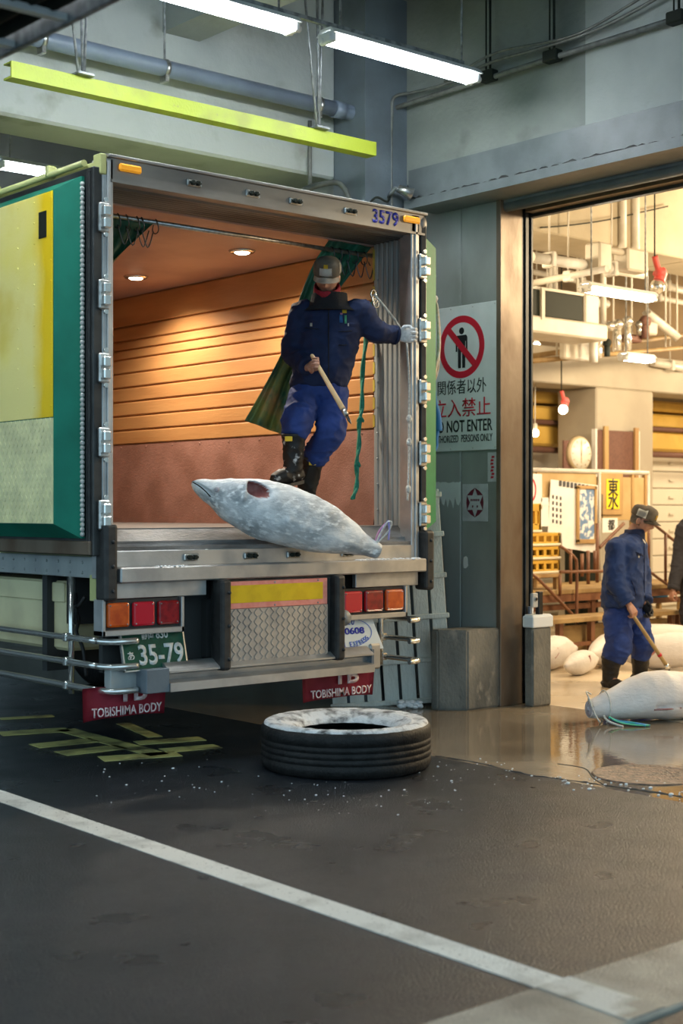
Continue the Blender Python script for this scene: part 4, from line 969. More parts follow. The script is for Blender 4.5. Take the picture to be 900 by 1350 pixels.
def fluo(name, lab, x0, x1, y, z, m='tube_cool', tubes=2, rod=True, zc=5.5, grp=None, rot=0):
    L = x1-x0; t = thing(name, lab, 'lamp', ((x0+x1)/2, y, z), rot, grp)
    bm = B(); prism(bm, [(-.05, .05), (.05, .05), (.09, .01), (.075, .006), (.04, .035), (-.04, .035), (-.075, .006), (-.09, .01)], (-L/2-.02, 0, 0), (0, 1, 0), (0, 0, 1), (L+.04, 0, 0)); obj('reflector', bm, 'lamp_white', t)
    for s in (-1, 1):
        bm = B(); box(bm, s*(L/2+.0)-.02, s*(L/2)+.02, -.07, .07, -.045, .03, bev=.01)
        for q in (-.038, .038): tube(bm, [(s*(L/2-.02), q, -.02), (s*(L/2+.035), q, -.02)], .022, 10)
        obj('end_socket', bm, 'lamp_white', t)
    for q in ((-.038, .038) if tubes == 2 else (0,)):
        bm = B(); tube(bm, [(-L/2+.02, q, -.02), (L/2-.02, q, -.02)], .021, 12); obj('tube', bm, m, t)
    if rod:
        for s in (-1, 1):
            bm = B(); tube(bm, [(s*L*.42, 0, .05), (s*L*.42, 0, zc-z)], .008, 8); obj('hanger_rod', bm, 'galvanised', t)
    return t
LY = 7.0; LZ = 4.51
a, b = onY(432, 52, LY), onY(622, 98, LY); fluo('fluorescent_lamp', 'white fluorescent lamp hanging before the wall over the truck corner', a.x, b.x, LY, LZ)
b2_ = onY(384, 30, LY); fluo('fluorescent_lamp', 'white fluorescent lamp cut off by the top of the photo, above the pipe', b2_.x-1.25, b2_.x, LY, LZ)
fluo('fluorescent_lamp', 'white fluorescent lamp in the dark bay beyond the beam', 5.72, 6.9, 11.0, 4.40, zc=5.5)
for k in (1, 2, 3):  # lamps out of view, added to light the left door and the beam
    xe = b2_.x-1.25-.25-(k-1)*1.5; fluo('fluorescent_lamp', 'added unseen fluorescent lamp number %s of the row, left of the photo' % ('one', 'two', 'three')[k-1], xe-1.25, xe, LY, LZ)
# fixture rail carrying the two front lamps
bm = B(); box(bm, -1.6, 7.15, LY-.015, LY+.015, LZ+.065, LZ+.09); o = single('lamp_rail', bm, 'galvanised', 'thin grey rail above the two front fluorescent lamps', 'rail')
ct = thing('cable_tray', 'dark ladder cable tray crossing the upper left corner', 'cable tray', (2.5, 5.0, 3.17))
# rails run away from the viewer along v; rungs between
for x in (-.50, 0.0):
    bm = B(); box(bm, x-.012, x+.012, -3.0, 6.0, -.02, .05, bev=.003); obj('side_rail', bm, 'galvanised', ct)
for k in range(24):
    y = -2.9+k*.37; bm = B(); box(bm, -.49, -.01, y-.018, y+.018, -.012, .012); obj('rung', bm, 'lamp_white', ct)
bm = B()
for x in (-.44, -.36, -.30, -.22, -.15, -.07): tube(bm, [(x, -3, .04), (x, 6, .04)], .034, 8)
obj('cable_bundle', bm, 'machine_dark', ct)
for y in (1.0, 4.0):
    for x in (-.5, 0): bm = B(); tube(bm, [(x, y, .04), (x, y, 2.33)], .01, 6); obj('hanger_rod', bm, 'galvanised', ct)
cb = thing('wall_conduit', 'grey conduit pipe with a sagging cable along the upper wall', 'conduit', (7.72, 6.8, 4.66))
bm = B(); tube(bm, [(-.02, -4.0, .02), (-.02, 1.38, -.01), (-.05, 1.75, -.03), (-.15, 2.2, -.06)], .020, 10); obj('pipe_run', bm, 'conduit', cb)
bm = B(); cbp = [(-.03, -1.6, .42), (-.03, -1.2, .22), (-.03, -.6, .10), (-.03, 0, .09), (-.03, .45, .10), (-.03, .9, .05), (-.03, 1.25, .06), (-.08, 1.42, .05), (-.08, 1.45, -.1), (-.08, 1.46, -.5), (-.08, 1.45, -1.0)]
tube(bm, smooth_path(cbp, 6), .013, 8); tube(bm, [(-.05, v.y, v.z+.03+.02*sin(v.y*5)) for v in smooth_path(cbp[:6], 6)], .010, 8); obj('sagging_cable', bm, 'conduit', cb)
for y in (.46, -.15, -1.2):
    bm = B(); tube(bm, [(-.02, y, .02), (-.02, y, .84)], .009, 8); tube(bm, [(-.02, y+.04, .02), (-.02, y+.04, .84)], .006, 8); box(bm, -.06, .02, y-.05, y+.08, -.03, .05, bev=.008); obj('hanger', bm, 'machine_dark', cb)
fl = thing('flood_lamp', 'small grey clamp lamp on the column at the lintel end', 'lamp', (7.60, 8.25, 3.93))
bm = B(); tube(bm, [(0, 0, 0), (.0, -.08, .06), (.05, -.12, .04)], .014, 8); obj('arm', bm, 'galvanised', fl)
bm = B(); lathe(bm, [(.001, -.07), (.03, -.07), (.035, -.02), (.05, .05), (.045, .052), (.001, .04)], 20, (.07, -.13, .03), (.6, .6, .5), (.0, -.64, .77), (.8, -.45, -.38)); obj('lamp_head', bm, 'zinc', fl)
bm = B(); tube(bm, smooth_path([(0, -.02, 0), (-.06, -.05, -.05), (-.16, -.04, -.03), (-.24, -.03, -.12), (-.25, -.03, -.3)], 6), .009, 8); obj('cable', bm, 'machine_dark', fl)
bm = B(); tube(bm, smooth_path([(7.0, 8.56, 3.95), (7.12, 8.5, 4.0), (7.28, 8.45, 4.02), (7.34, 8.4, 3.85), (7.34, 8.4, 3.5)], 6), .022, 8); single('bent_conduit', bm, 'conduit', 'bent grey conduit between the pipe and the beam end', 'conduit')
bm = B(); tube(bm, [(7.08, 8.575, 3.9), (7.08, 8.575, 4.5)], .016, 8); single('thin_conduit', bm, 'conduit', 'thin upright conduit on the beam end behind the pipe', 'conduit')

# ------------------------------------------------------------------ ground bits
dr = onZ(852, 1022); bm = B(); lathe(bm, [(.001, .004), (.29, .004), (.30, .008), (.31, .0)], 40, (0, 0, 0)); o = obj('manhole_cover', bm, 'drain_iron'); o.location = (dr.x, dr.y, 0); tag(o, 'round rusty drain cover in the wet apron at the right', 'drain cover')
bm = B(); rg = random.Random(21)
pts = [onZ(*p) for p in ((575, 997), (640, 1008), (700, 1022), (760, 1030), (800, 1036), (850, 1043), (900, 1051))]; pts = smooth_path(pts, 8)
tube(bm, [p+Vector((rg.uniform(-.01, .01), 0, -.004)) for p in pts], [rg.uniform(.006, .012) for _ in pts], 6)
pts2 = smooth_path([onZ(*p) for p in ((735, 1007), (770, 1013), (782, 1026), (800, 1037))], 6); tube(bm, [p+Vector((0, 0, -.004)) for p in pts2], .007, 6)
struct('floor_joint', bm, 'dark_recess', 'dark joint between asphalt and concrete apron', 'joint')
bm = B()
for k in range(170):
    u = rg.random()
    if u < .45: p = onZ(rg.uniform(330, 620), rg.uniform(1005, 1075))
    elif u < .6: p = onZ(rg.uniform(120, 330), rg.uniform(1000, 1060))
    elif u < .88: 
        q = rg.uniform(0, 1); p = onZ(690+q*210, 1022+q*28+rg.gauss(0, 5))
    else: p = onZ(rg.uniform(520, 680), rg.uniform(1000, 1035))
    r = rg.uniform(.002, .0055)*(1.7 if rg.random() < .12 else 1)*(1.6 if u > .6 and u < .88 else 1); sphere(bm, p+Vector((0, 0, r*.3)), r, sx=rg.uniform(.7, 1.6), sz=.6, u=6, v=4)
single('ice_chips', bm, 'ice', 'white ice chips scattered on the asphalt around the tyre and drain', 'ice', origin=Vector((6, 5.5, 0)), kind='stuff')

# ------------------------------------------------------------------ curtains, ropes
def sheet(left, right, nu, nv, fold, depth, seed):
    bm = B(); rows = []
    lp, rp = smooth_path(left, 8), smooth_path(right, 8)
    def samp(P, t): f = t*(len(P)-1); i = min(int(f), len(P)-2); return P[i].lerp(P[i+1], f-i)
    for j in range(nv+1):
        t = j/nv; a, b = samp(lp, t), samp(rp, t); r = []
        for i in range(nu+1):
            s = i/nu; p = a.lerp(b, s); p = p+Vector((CF[0], CF[1], 0))*(depth*sin(s*fold*2*pi+seed)*(.35+.65*t)+.02*noise.noise(p*4))
            r.append(p)
        rows.append(r)
    loft(bm, rows, closed=False, cap=False); return bm
cr = thing('curtain', 'green tarpaulin curtain pulled aside behind the man in the truck', 'curtain', (6.5, 7.62, 2.2)); oc = Vector((6.5, 7.62, 2.2))
PL = lambda pts, Y0_, Y1_: [onY(x, y, Y0_+(Y1_-Y0_)*i/(len(pts)-1))-oc for i, (x, y) in enumerate(pts)]
bm = sheet(PL([(436, 312), (412, 350), (392, 400), (375, 455), (350, 505), (322, 554)], 7.60, 7.80), PL([(492, 322), (462, 362), (446, 385), (425, 440), (398, 510), (384, 578)], 7.60, 7.80), 36, 40, 2.4, .055, .4)
b2 = split_faces(bm, lambda c, n: (c+oc).z < 2.72)
bmesh.ops.solidify(bm, geom=bm.faces[:], thickness=.004); bmesh.ops.solidify(b2, geom=b2.faces[:], thickness=.004)
obj('upper_cloth', bm, 'curtain_green', cr, 'clean dark green upper cloth'); obj('lower_cloth', b2, 'curtain_mould', cr, 'mouldy stained lower cloth')
def rings(par, xs, o0):
    for px in xs:
        p = onY(px, 322, 7.60); bm = B()
        c = Vector((p.x, 7.60, 3.275)); tube(bm, [c+Vector((.006*sin(2*a), sin(a)*.03, cos(a)*.045)) for a in [2*pi*k/20 for k in range(21)]], .004, 6, cap=False)
        xf(bm.verts, Matrix.Translation(-o0)); obj('curtain_ring', bm, 'iron', par)
    bm = B()
    for px in xs[:-1]:
        p = onY(px, 322, 7.59); tube(bm, smooth_path([Vector((p.x, 7.59, 3.25)), Vector((p.x+.035, 7.57, 3.13)), Vector((p.x+.09, 7.59, 3.24))], 5), .004, 6)
    xf(bm.verts, Matrix.Translation(-o0)); obj('hook_cord', bm, 'iron', par)
rings(cr, [437, 447, 457, 468, 480, 490], oc)
cl = thing('curtain', 'bunched green curtain end at the upper left of the truck opening', 'curtain', (4.6, 7.62, 2.9)); oc2 = Vector((4.6, 7.62, 2.9))
bm = sheet([Vector(p)-oc2 for p in [(4.50, 7.6, 3.27), (4.50, 7.62, 3.10), (4.50, 7.68, 2.75)]], [onY(*p, 7.60)-oc2 for p in [(208, 291), (192, 305), (150, 345)]], 20, 14, 2.5, .03, 1.)
bmesh.ops.solidify(bm, geom=bm.faces[:], thickness=.004); obj('cloth', bm, 'curtain_green', cl); rings(cl, [155, 166, 180, 186, 205], oc2)
gr = onY(480, 400, 7.60); rope = thing('green_rope', 'knotted green rope hanging down the inner wall behind the man', 'rope', (gr.x, 7.6, 1.6)); og = Vector((gr.x, 7.6, 1.6))
P1 = [onY(*p, 7.6)-og for p in ((497, 392), (484, 410), (481, 450), (479, 490), (476, 530), (475, 553), (473, 575), (471, 600), (471, 625), (468, 645), (466, 658))]
bm = B(); tube(bm, smooth_path(P1, 6), .011, 8); tube(bm, [p+Vector((.014*sin(i*.45), .012*cos(i*.45), 0)) for i, p in enumerate(smooth_path(P1[1:], 6))], .011, 8); obj('strand', bm, 'rope_green', rope)
for px, py, r in ((475, 553, .032), (471, 612, .026)): 
    bm = B(); c = onY(px, py, 7.6)-og; sphere(bm, c, r*.62, sz=1.2, u=12, v=8); tube(bm, [c+Vector((cos(a)*r*.55, sin(a)*r*.55, .012*sin(2*a))) for a in [2*pi*k/16 for k in range(17)]], .011, 8, cap=False); obj('knot', bm, 'rope_green', rope)
gc = thing('grab_cord', 'thin white grab cord with knots on the right post of the truck', 'cord', (6.80, 7.22, 1.5)); oq = Vector((6.80, 7.22, 1.5))
Pc = [onY(*p, 7.20)-oq for p in ((493, 388), (505, 402), (520, 421), (533, 441))]
bm = B(); tube(bm, Pc, .008, 8); obj('upper_cord', bm, 'rope_white', gc)
Pc = [onY(*p, 7.14)-oq for p in ((536, 452), (539, 500), (539, 550), (539, 600), (538, 640), (537, 660))]
bm = B(); tube(bm, smooth_path(Pc, 5), .008, 8); obj('lower_cord', bm, 'rope_white', gc)
bm = B()
bm.free()
for p in ((539, 552), (539, 583), (538, 645)): bm = B(); sphere(bm, onY(*p, 7.14)-oq, .02, sz=1.5, u=10, v=6); obj('knot', bm, 'rope_white', gc)
bm = B(); c = onY(492, 388, 7.25)-oq
for k in range(3): tube(bm, [c+Vector((.012*k+.022*cos(a), 0, -.03*k+.03*sin(a))) for a in [2*pi*j/16 for j in range(17)]], .006, 6, cap=False)
obj('hook', bm, 'chrome', gc, 'shiny hook and rings')
# bundles hanging on the far side of the folded right door
hb = thing('rope_coil', 'tan and white rope coil hanging behind the green door edge', 'rope', (7.25, 7.62, 2.6)); oh = Vector((7.25, 7.62, 2.6))
bm = B()
for k in range(4):
    P_ = [onY(x+rg.uniform(-1, 1), y+k*3, 7.62+k*.012)-oh for x, y in ((570, 392), (576, 402), (578.5, 430), (578, 460), (575, 482), (570, 500))]; tube(bm, smooth_path(P_, 5), .010, 8)
obj('coil', bm, 'tan_rope', hb)
bm = B(); sphere(bm, onY(572, 394, 7.62)-oh, .03, u=10, v=7); tube(bm, [onY(572, 394, 7.62)-oh, onY(560, 384, 7.52)-oh], .01, 8); obj('knot', bm, 'rope_white', hb)
bc = onY(574, 530, 7.66); bm = B(); pts = [onY(x, y, 7.645) for x, y in ((571, 498), (573, 528), (577, 548), (578, 568))]; tube(bm, smooth_path(pts, 5), [.012+.0012*i for i in range(16)], 10); o = single('blue_rag', bm, 'blue_cloth', 'blue cloth hanging behind the green door edge over the sign', 'cloth')
bm = B(); tube(bm, smooth_path([onY(x, y, 7.65) for x, y in ((577.5, 562), (575, 578), (575, 588), (572, 594))], 5), .016, 8); single('blue_glove', bm, 'blue_cloth', 'small blue bundle hanging below the blue cloth', 'cloth')
# ------------------------------------------------------------------ inside the market hall
fluo('fluorescent_lamp', 'warm white fluorescent lamp at mid height, right behind the pipes of the hall', onY(772, 380, 8.6).x, onY(857, 392, 8.6).x, 8.6, 3.55, 'tube_warm', zc=5.6)
fluo('fluorescent_lamp', 'small distant fluorescent lamp under the cable racks of the hall', onY(822, 470, 10.2).x, onY(856, 474, 10.2).x, 10.2, onY(840, 472, 10.2).z, 'tube_warm', zc=5.6)
# pipes
def pipe(name, lab, pts, r, m='int_pipe', hang=(), zc=5.6):
    o0 = Vector(pts[0]); bm = B(); tube(bm, [Vector(p)-o0 for p in pts], r, 12); t = thing(name, lab, 'pipe', o0); obj('pipe_run', bm, m, t)
    for q in hang:
        p = Vector(pts[0]).lerp(Vector(pts[-1]), q); bm = B(); tube(bm, [p-o0, Vector((p.x, p.y, zc))-o0], .010, 6); box(bm, p.x-o0.x-.03, p.x-o0.x+.03, p.y-o0.y-r-.02, p.y-o0.y+r+.02, p.z-o0.z-r-.02, p.z-o0.z+r+.02, bev=.01); obj('pipe_hanger', bm, 'int_pipe', t)
    return t
a = onY(700, 339, 9.3); b = onY(848, 361, 9.3); pipe('thick_pipe', 'thick white pipe under the cream beam, ending at the valve box', [a, b], .055, hang=(.15, .7))
bm = B(); c = onY(780, 341, 9.28); box(bm, c.x-.10, c.x+.10, 9.1, 9.3, c.z-.14, c.z+.14, bev=.02); 
d2 = onY(823, 348, 9.28); box(bm, d2.x-.17, d2.x+.17, 9.1, 9.3, d2.z-.10, d2.z+.13, bev=.02); tube(bm, [c+Vector((.1, -.1, .09)), d2+Vector((-.1, -.1, .08))], .035, 10)
single('valve_box', bm, 'int_white', 'white valve boxes joined by a short pipe on the thick pipe', 'valve')
pipe('cross_pipe', 'white pipe slanting up to the right under the thick pipe', [onX(700, 374, 11.2), onX(800, 354, 11.2)], .035, hang=(.5,))
pipe('thin_pipe', 'thin white pipe below the slanting pipe', [onY(700, 386, 11.12), onY(800, 401, 11.12)], .05, hang=(.2, .8))
pipe('far_pipe', 'long thin pipe crossing behind the warm lamp', [onY(700, 358, 12.0), onY(905, 400, 12.0)], .035, hang=(.3, .8))
for i, (px, lab) in enumerate(((727, 'left pipe drop above the machine'), (795, 'right pipe drop above the machine'))):
    p = onY(px, 400, 10.76); bm = B(); tube(bm, [(p.x, 10.76, 3.5), (p.x, 10.76, 5.6)], .035, 10); single('vertical_pipe', bm, 'int_pipe', 'upright pale ' + lab, 'pipe')
p = onY(822, 270, 9.55); 
for k, lab in ((0, 'left'), (.22, 'right')):
    bm = B(); tube(bm, [(p.x+k, 9.57, 4.2), (p.x+k, 9.57, 5.6)], .045, 10); single('beam_pipe', bm, 'int_pipe', '%s of the two upright pipes on the cream beam' % lab, 'pipe')
bm = B(); P_ = [onY(x, y, 9.57) for x, y in ((712, 300), (750, 297), (800, 290), (840, 281), (880, 272))]; tube(bm, smooth_path(P_, 5), .008, 6); single('beam_cable', bm, 'machine_dark', 'thin dark cable sagging across the cream beam', 'cable')
# machine / conveyor head box at left
mc = thing('overhead_machine', 'dark fronted overhead machine box at the left inside the hall', 'machine', onY(708, 436, 10.2)); om = onY(708, 436, 10.2)
bm = B(); x1 = onY(800, 430, 10.2).x-om.x; box(bm, -1.2, x1, -.02, .5, -.02, .16, bev=.02); obj('tray', bm, 'int_white', mc)
bm = B(); box(bm, -1.0, x1-.42, .0, .4, .16, .44, bev=.01); obj('dark_front', bm, 'machine_dark', mc, 'dark glossy front')
bm = B(); box(bm, -1.1, x1-.2, .0, .5, .44, .47); box(bm, x1-.40, x1-.15, -.02, .5, .14, .47, bev=.02); box(bm, .04, .09, -.03, .02, .12, .46); obj('cover', bm, 'int_white', mc)
for x in (-.3, .5, x1-.2):
    bm = B(); tube(bm, [(x, .2, .45), (x, .2, 5.6-om.z)], .02, 8); obj('hanger_rod', bm, 'int_pipe', mc)
# pipe clusters with shiny elbows
pc_ = thing('valve_cluster', 'cluster of shiny valves and short pipes above the distant lamp', 'valves', onY(815, 450, 10.6)); ov = onY(815, 450, 10.6)
rv = random.Random(31)
for (px, py0, py1, r, m) in ((814, 428, 462, .045, 'chrome'), (827, 424, 462, .045, 'chrome'), (782, 446, 478, .05, 'int_pipe'), (790, 450, 472, .03, 'chrome'), (804, 430, 436, .04, 'chrome'), (842, 428, 442, .03, 'zinc'), (800, 452, 470, .035, 'machine_dark'), (850, 424, 446, .05, 'board_brown')):
    bm = B(); tube(bm, [onY(px, py0, 10.6)-ov, onY(px, py1, 10.6)-ov], r, 10); sphere(bm, onY(px, py0, 10.6)-ov, r*1.5, u=12, v=8); obj('valve', bm, m, pc_)
bm = B(); box(bm, onY(832, 440, 10.6).x-ov.x, onY(852, 440, 10.6).x-ov.x, .05, .2, onY(840, 450, 10.6).z-ov.z, onY(840, 440, 10.6).z-ov.z, bev=.02); obj('gear_box', bm, 'board_brown', pc_)
bm = B(); box(bm, onY(859, 440, 10.6).x-ov.x, onY(872, 440, 10.6).x-ov.x, .05, .2, onY(866, 441, 10.6).z-ov.z, onY(866, 424, 10.6).z-ov.z, bev=.02); obj('white_housing', bm, 'int_white', pc_)
for k in range(3):
    bm = B(); tube(bm, [Vector((-.5+k*.5, .2, .1)), Vector((-.5+k*.5, .2, 5.6-ov.z))], .014, 6); obj('hanger_rod', bm, 'int_pipe', pc_)
bm = B(); a_, b_ = onY(852, 412, 10.85), onY(892, 444, 10.85); tube(bm, [a_, b_], .07, 4); tube(bm, [a_, Vector((a_.x, a_.y, 5.6))], .012, 6); tube(bm, [b_, Vector((b_.x, b_.y, 5.6))], .012, 6); single('slanting_channel', bm, 'int_pipe', 'pale channel slanting down to the right above the racks', 'channel')
# cable racks
for (y0, y1, Yr, lab) in ((476, 458, 11.0, 'lower'), (470, 441, 11.34, 'upper')):
    a_, b_ = onY(700, y0, Yr), onY(905, y1, Yr); o0 = a_; t = thing('cable_rack', lab+' brown cable rack crossing the hall under the pipes', 'cable rack', o0)
    for dy in (0, .24):
        bm = B(); tube(bm, [Vector((0, dy, 0)), b_-a_+Vector((0, dy, 0))], .028, 8); obj('rack_rail', bm, 'step_wood', t)
    bm = B()
    for k in range(16): q = (b_-a_)*(k/15); box(bm, q.x-.02, q.x+.02, 0, .24, q.z-.012, q.z+.012)
    obj('rack_rung', bm, 'int_pipe', t)
    for k in (.15, .5, .85):
        q = (b_-a_)*k; bm = B(); tube(bm, [q, Vector((q.x, q.y, 5.6-o0.z))], .012, 6); obj('hanger_rod', bm, 'int_pipe', t)
bm = B(); p = onY(765, 461, 10.8); box(bm, p.x-.27, p.x+.27, 10.8, 10.9, p.z-.12, p.z+.12, bev=.02); tube(bm, [(p.x, 10.85, p.z+.1), (p.x, 10.85, 5.6)], .012, 6); single('junction_box', bm, 'int_white', 'pale box hanging left of the valve cluster', 'box')
pipe('right_pipe', 'pale pipe above the low beam at the right', [onY(860, 478, 11.68), onY(905, 486, 11.68)], .05, hang=(.5,))
pipe('upper_right_pipe', 'pale pipe rising at the right edge behind the red lamp holder', [onY(866, 374, 11.5), onY(905, 384, 11.5)], .05, hang=(.3,))
# bulbs with red holders
def bulb(px, py, Y_, k, lab, big):
    o0 = onY(px, py, Y_); t = thing('hanging_bulb', lab, 'lamp', o0)
    bm = B(); sphere(bm, (0, 0, 0), .055*k, u=16, v=10)
    obj('bulb', bm, 'bulb_warm' if not big else 'chrome', t)
    bm = B(); tube(bm, smooth_path([(.02*k, 0, .04*k), (.04*k, 0, .09*k), (.01*k, 0, .13*k), (-.03*k, 0, .22*k)], 4), [.042*k]*4+[.05*k]*4+[.022*k]*5, 10); obj('holder', bm, 'socket_red', t, 'red lamp holder')
    bm = B(); tube(bm, [(-.03*k, 0, .21*k), (-.03*k, 0, 5.6-o0.z)], .008, 6); obj('cord', bm, 'machine_dark', t)
bulb(866, 378, 8.7, 1.35, 'silver reflector bulb in a red holder under the cream beam', True)
bulb(742, 540, 11.2, 1.0, 'glowing round bulb in a red holder before the yellow bands', False)
for (px, py, lab) in ((772, 555, 'small glowing bulb left of the column'), (705, 571, 'glowing bulb half hidden by the door track'), (707, 456, 'round glowing bulb at the door track under the machine')):
    o0 = onY(px, py, 12.0); t = thing('wall_bulb', lab, 'lamp', o0); bm = B(); sphere(bm, (0, 0, 0), .05, u=12, v=8); obj('bulb', bm, 'bulb_warm', t)
    bm = B(); tube(bm, [(0, 0, .04), (0, 0, .12)], .03, 10); tube(bm, [(0, 0, .1), (0, 0, 3.06-o0.z if o0.z < 3 else 5.6-o0.z)], .008, 6); obj('socket', bm, 'int_pipe', t)

# clock, boards
ck = thing('wall_clock', 'round cream wall clock on a brown backing left of the column', 'clock', onY(763, 598, 11.7))
bm = B(); lathe(bm, [(.001, -.03), (.20, -.03), (.215, -.02), (.225, .02), (.001, .02)], 40, (0, 0, 0), (1, 0, 0), (0, 0, 1), (0, 1, 0)); obj('case', bm, 'clock_rim', ck)
bm = B(); lathe(bm, [(.001, -.036), (.19, -.036), (.19, -.028)], 40, (0, 0, 0), (1, 0, 0), (0, 0, 1), (0, 1, 0)); obj('dial', bm, 'clock_face', ck)
bm = B(); box(bm, -.006, .006, -.042, -.037, -.12, .03); box(bm, -.008, .008, -.042, -.037, -.02, .15); 
for k in range(12): box(bm, -.005, .005, -.042, -.037, .15, .175, M=Matrix.Rotation(k*pi/6, 4, 'Y'))
obj('hands', bm, 'clock_rim', ck)
bm = B(); box(bm, -.26, .18, .02, .05, -.28, .16); obj('backing', bm, 'board_brown', ck)
bb = thing('brown_board', 'dark brown pinboard with timber uprights on the column', 'board', onY(810, 622, 11.7)); ob = onY(810, 622, 11.7)
x0, x1, zt = onY(784, 600, 11.7).x-ob.x, onY(837, 600, 11.7).x-ob.x, onY(810, 568, 11.7).z-ob.z
bm = B(); box(bm, x0, x1, -.02, .03, -.3, zt, bev=.005); obj('panel', bm, 'board_brown', bb)
for a in (onY(795, 600, 11.7).x-ob.x, onY(835, 600, 11.7).x-ob.x):
    bm = B(); box(bm, a-.04, a+.04, -.06, -.02, -.3, zt+.05, bev=.006); obj('upright', bm, 'timber', bb)
for q in ((x0-.03, x0), (x1, x1+.05)): bm = B(); box(bm, q[0], q[1], -.035, .03, -.3, zt+.01); obj('edge_strip', bm, 'paper', bb)
# notice panel wall on the platform
YB = 10.85
nb = thing('notice_screen', 'tan panel screen with notices standing on the steps', 'screen', (13.0, YB, .5)); on_ = Vector((13.0, YB, .5))
def nbx(m, px0, px1, py0, py1, d0, d1, nm, lab=None, bev=.004):
    a_, b_ = onY(px0, py1, YB), onY(px1, py0, YB); bm = B(); box(bm, a_.x-on_.x, b_.x-on_.x, d0, d1, a_.z-on_.z, b_.z-on_.z, bev=bev); return obj(nm, bm, m, nb, lab)
nbx('board_tan', 690, 786, 621, 694, 0, .03, 'panel'); nbx('board_tan', 787, 853, 630, 686, 0, .03, 'panel')
bm = B(); a_, b_ = onY(690, 619, YB)-on_, onY(854, 628, YB)-on_; a_.z = b_.z = (a_.z+b_.z)/2+.02; tube(bm, [a_, b_], .028, 8); tube(bm, [b_, Vector((b_.x, b_.y, .165))], .022, 8); c_ = onY(788, 650, YB)-on_; tube(bm, [Vector((c_.x, -.02, .165)), Vector((c_.x, -.02, b_.z))], .02, 8); obj('pipe_frame', bm, 'int_pipe', nb)
for px in (708, 833, 850): x_ = onY(px, 650, YB).x-on_.x; bm = B(); box(bm, x_-.02, x_+.02, -.015, .03, .165, b_.z); obj('post', bm, 'timber', nb)
wb = thing('notice_sheet', 'large white notice sheet with handwritten columns on the tan screen', 'notice', onY(755, 728, YB-.04)); ow = onY(755, 728, YB-.04)
bm = B(); P4 = [onY(*p, YB-.04)-ow for p in ((722, 702), (740, 703), (741, 722), (786, 729), (788, 640), (726, 632))]; prism(bm, [(p.x, p.z) for p in P4], (0, 0, 0), (1, 0, 0), (0, 0, 1), (0, .006, 0)); obj('sheet', bm, 'paper', wb)
bm = B(); rk = random.Random(2)
for k in range(9):
    p = onY(739+k*5, 637+k*.8, YB-.045)-ow; box(bm, p.x-.028, p.x+.02, -.004, 0, p.z-.035, p.z+.03)
for j in range(5):
    for i in range(3): p = onY(729+i*5, 655+j*8+i, YB-.045)-ow; box(bm, p.x-.012, p.x+.014, -.004, 0, p.z-.02, p.z+.02)
obj('writing', bm, 'ink', wb)
bp = thing('blue_poster', 'framed blue and white poster on the white notice sheet', 'poster', onY(773, 712, YB-.06)); obp = onY(773, 712, YB-.06)
a_, b_ = onY(763, 711, YB-.06)-obp, onY(783, 645, YB-.06)-obp
bm = B(); box(bm, a_.x, b_.x, 0, .006, a_.z, b_.z); obj('print', bm, 'paper_blue', bp)
bm = B()
for q in ((a_.x-.04, a_.x, a_.z-.04, b_.z+.03), (b_.x, b_.x+.04, a_.z-.04, b_.z+.03), (a_.x-.04, b_.x+.04, b_.z, b_.z+.04), (a_.x-.04, b_.x+.04, a_.z-.05, a_.z)): box(bm, q[0], q[1], -.015, .015, q[2], q[3], bev=.004)
obj('frame', bm, 'timber', bp)
ys = thing('yellow_sign', 'yellow vertical sign with two black characters on the tan screen', 'sign', onY(807, 671, YB-.03)); oy_ = onY(807, 671, YB-.03)
a_, b_ = onY(799, 671, YB-.03)-oy_, onY(816, 632, YB-.03)-oy_
bm = B(); box(bm, a_.x-.09, b_.x+.08, .004, .02, a_.z-.07, b_.z+.07, bev=.004); obj('backing', bm, 'timber', ys)
bm = B(); box(bm, a_.x, b_.x, -.004, .004, a_.z, b_.z); sh_ = obj('sheet', bm, 'sign_yellow', ys)
cxm, hh = (a_.x+b_.x)/2, b_.z-a_.z
lettering('東', (cxm, -.005, a_.z+hh*.72), .19, .21, 'sign_black', sh_, bold=.02); lettering('水', (cxm, -.005, a_.z+hh*.27), .19, .20, 'sign_black', sh_, bold=.02)
ts = thing('white_sign', 'small white sign with one black character below the yellow sign', 'sign', onY(804, 702, YB-.06)); 
bm = B(); box(bm, -.14, .14, 0, .01, -.0, .17); s2 = obj('sheet', bm, 'paper', ts); lettering('都', (0.02, -.002, .09), .13, .13, 'sign_black', s2, bold=.02)
bm = B(); tube(bm, [(-.12, .02, .17), (-.12, .02, .45)], .006, 6); obj('hook', bm, 'iron', ts)
pn = thing('side_notice', 'white and red notice half hidden behind the door track', 'notice', onY(705, 660, YB-.05)); 
bm = B(); box(bm, -.35, .12, 0, .01, -.1, .30, bev=.002); obj('sheet', bm, 'paper', pn)
bm = B(); 
for k in range(20):
    a0, a1 = 2*pi*k/20, 2*pi*(k+1)/20; prism(bm, [(cos(a0)*.10, sin(a0)*.14), (cos(a1)*.10, sin(a1)*.14), (cos(a1)*.08, sin(a1)*.115), (cos(a0)*.08, sin(a0)*.115)], (-.08, -.003, .12), (1, 0, 0), (0, 0, 1), (0, .003, 0))
obj('red_mark', bm, 'sign_red', pn)
bm = B(); a_, b_ = onY(713, 694, YB-.05), onY(723, 656, YB-.05); box(bm, a_.x, b_.x, YB-.05, YB-.04, a_.z, b_.z); box(bm, a_.x, b_.x, YB-.055, YB-.05, b_.z-.09, b_.z-.05); single('narrow_notice', bm, 'paper', 'narrow white notice left of the large notice sheet', 'notice')
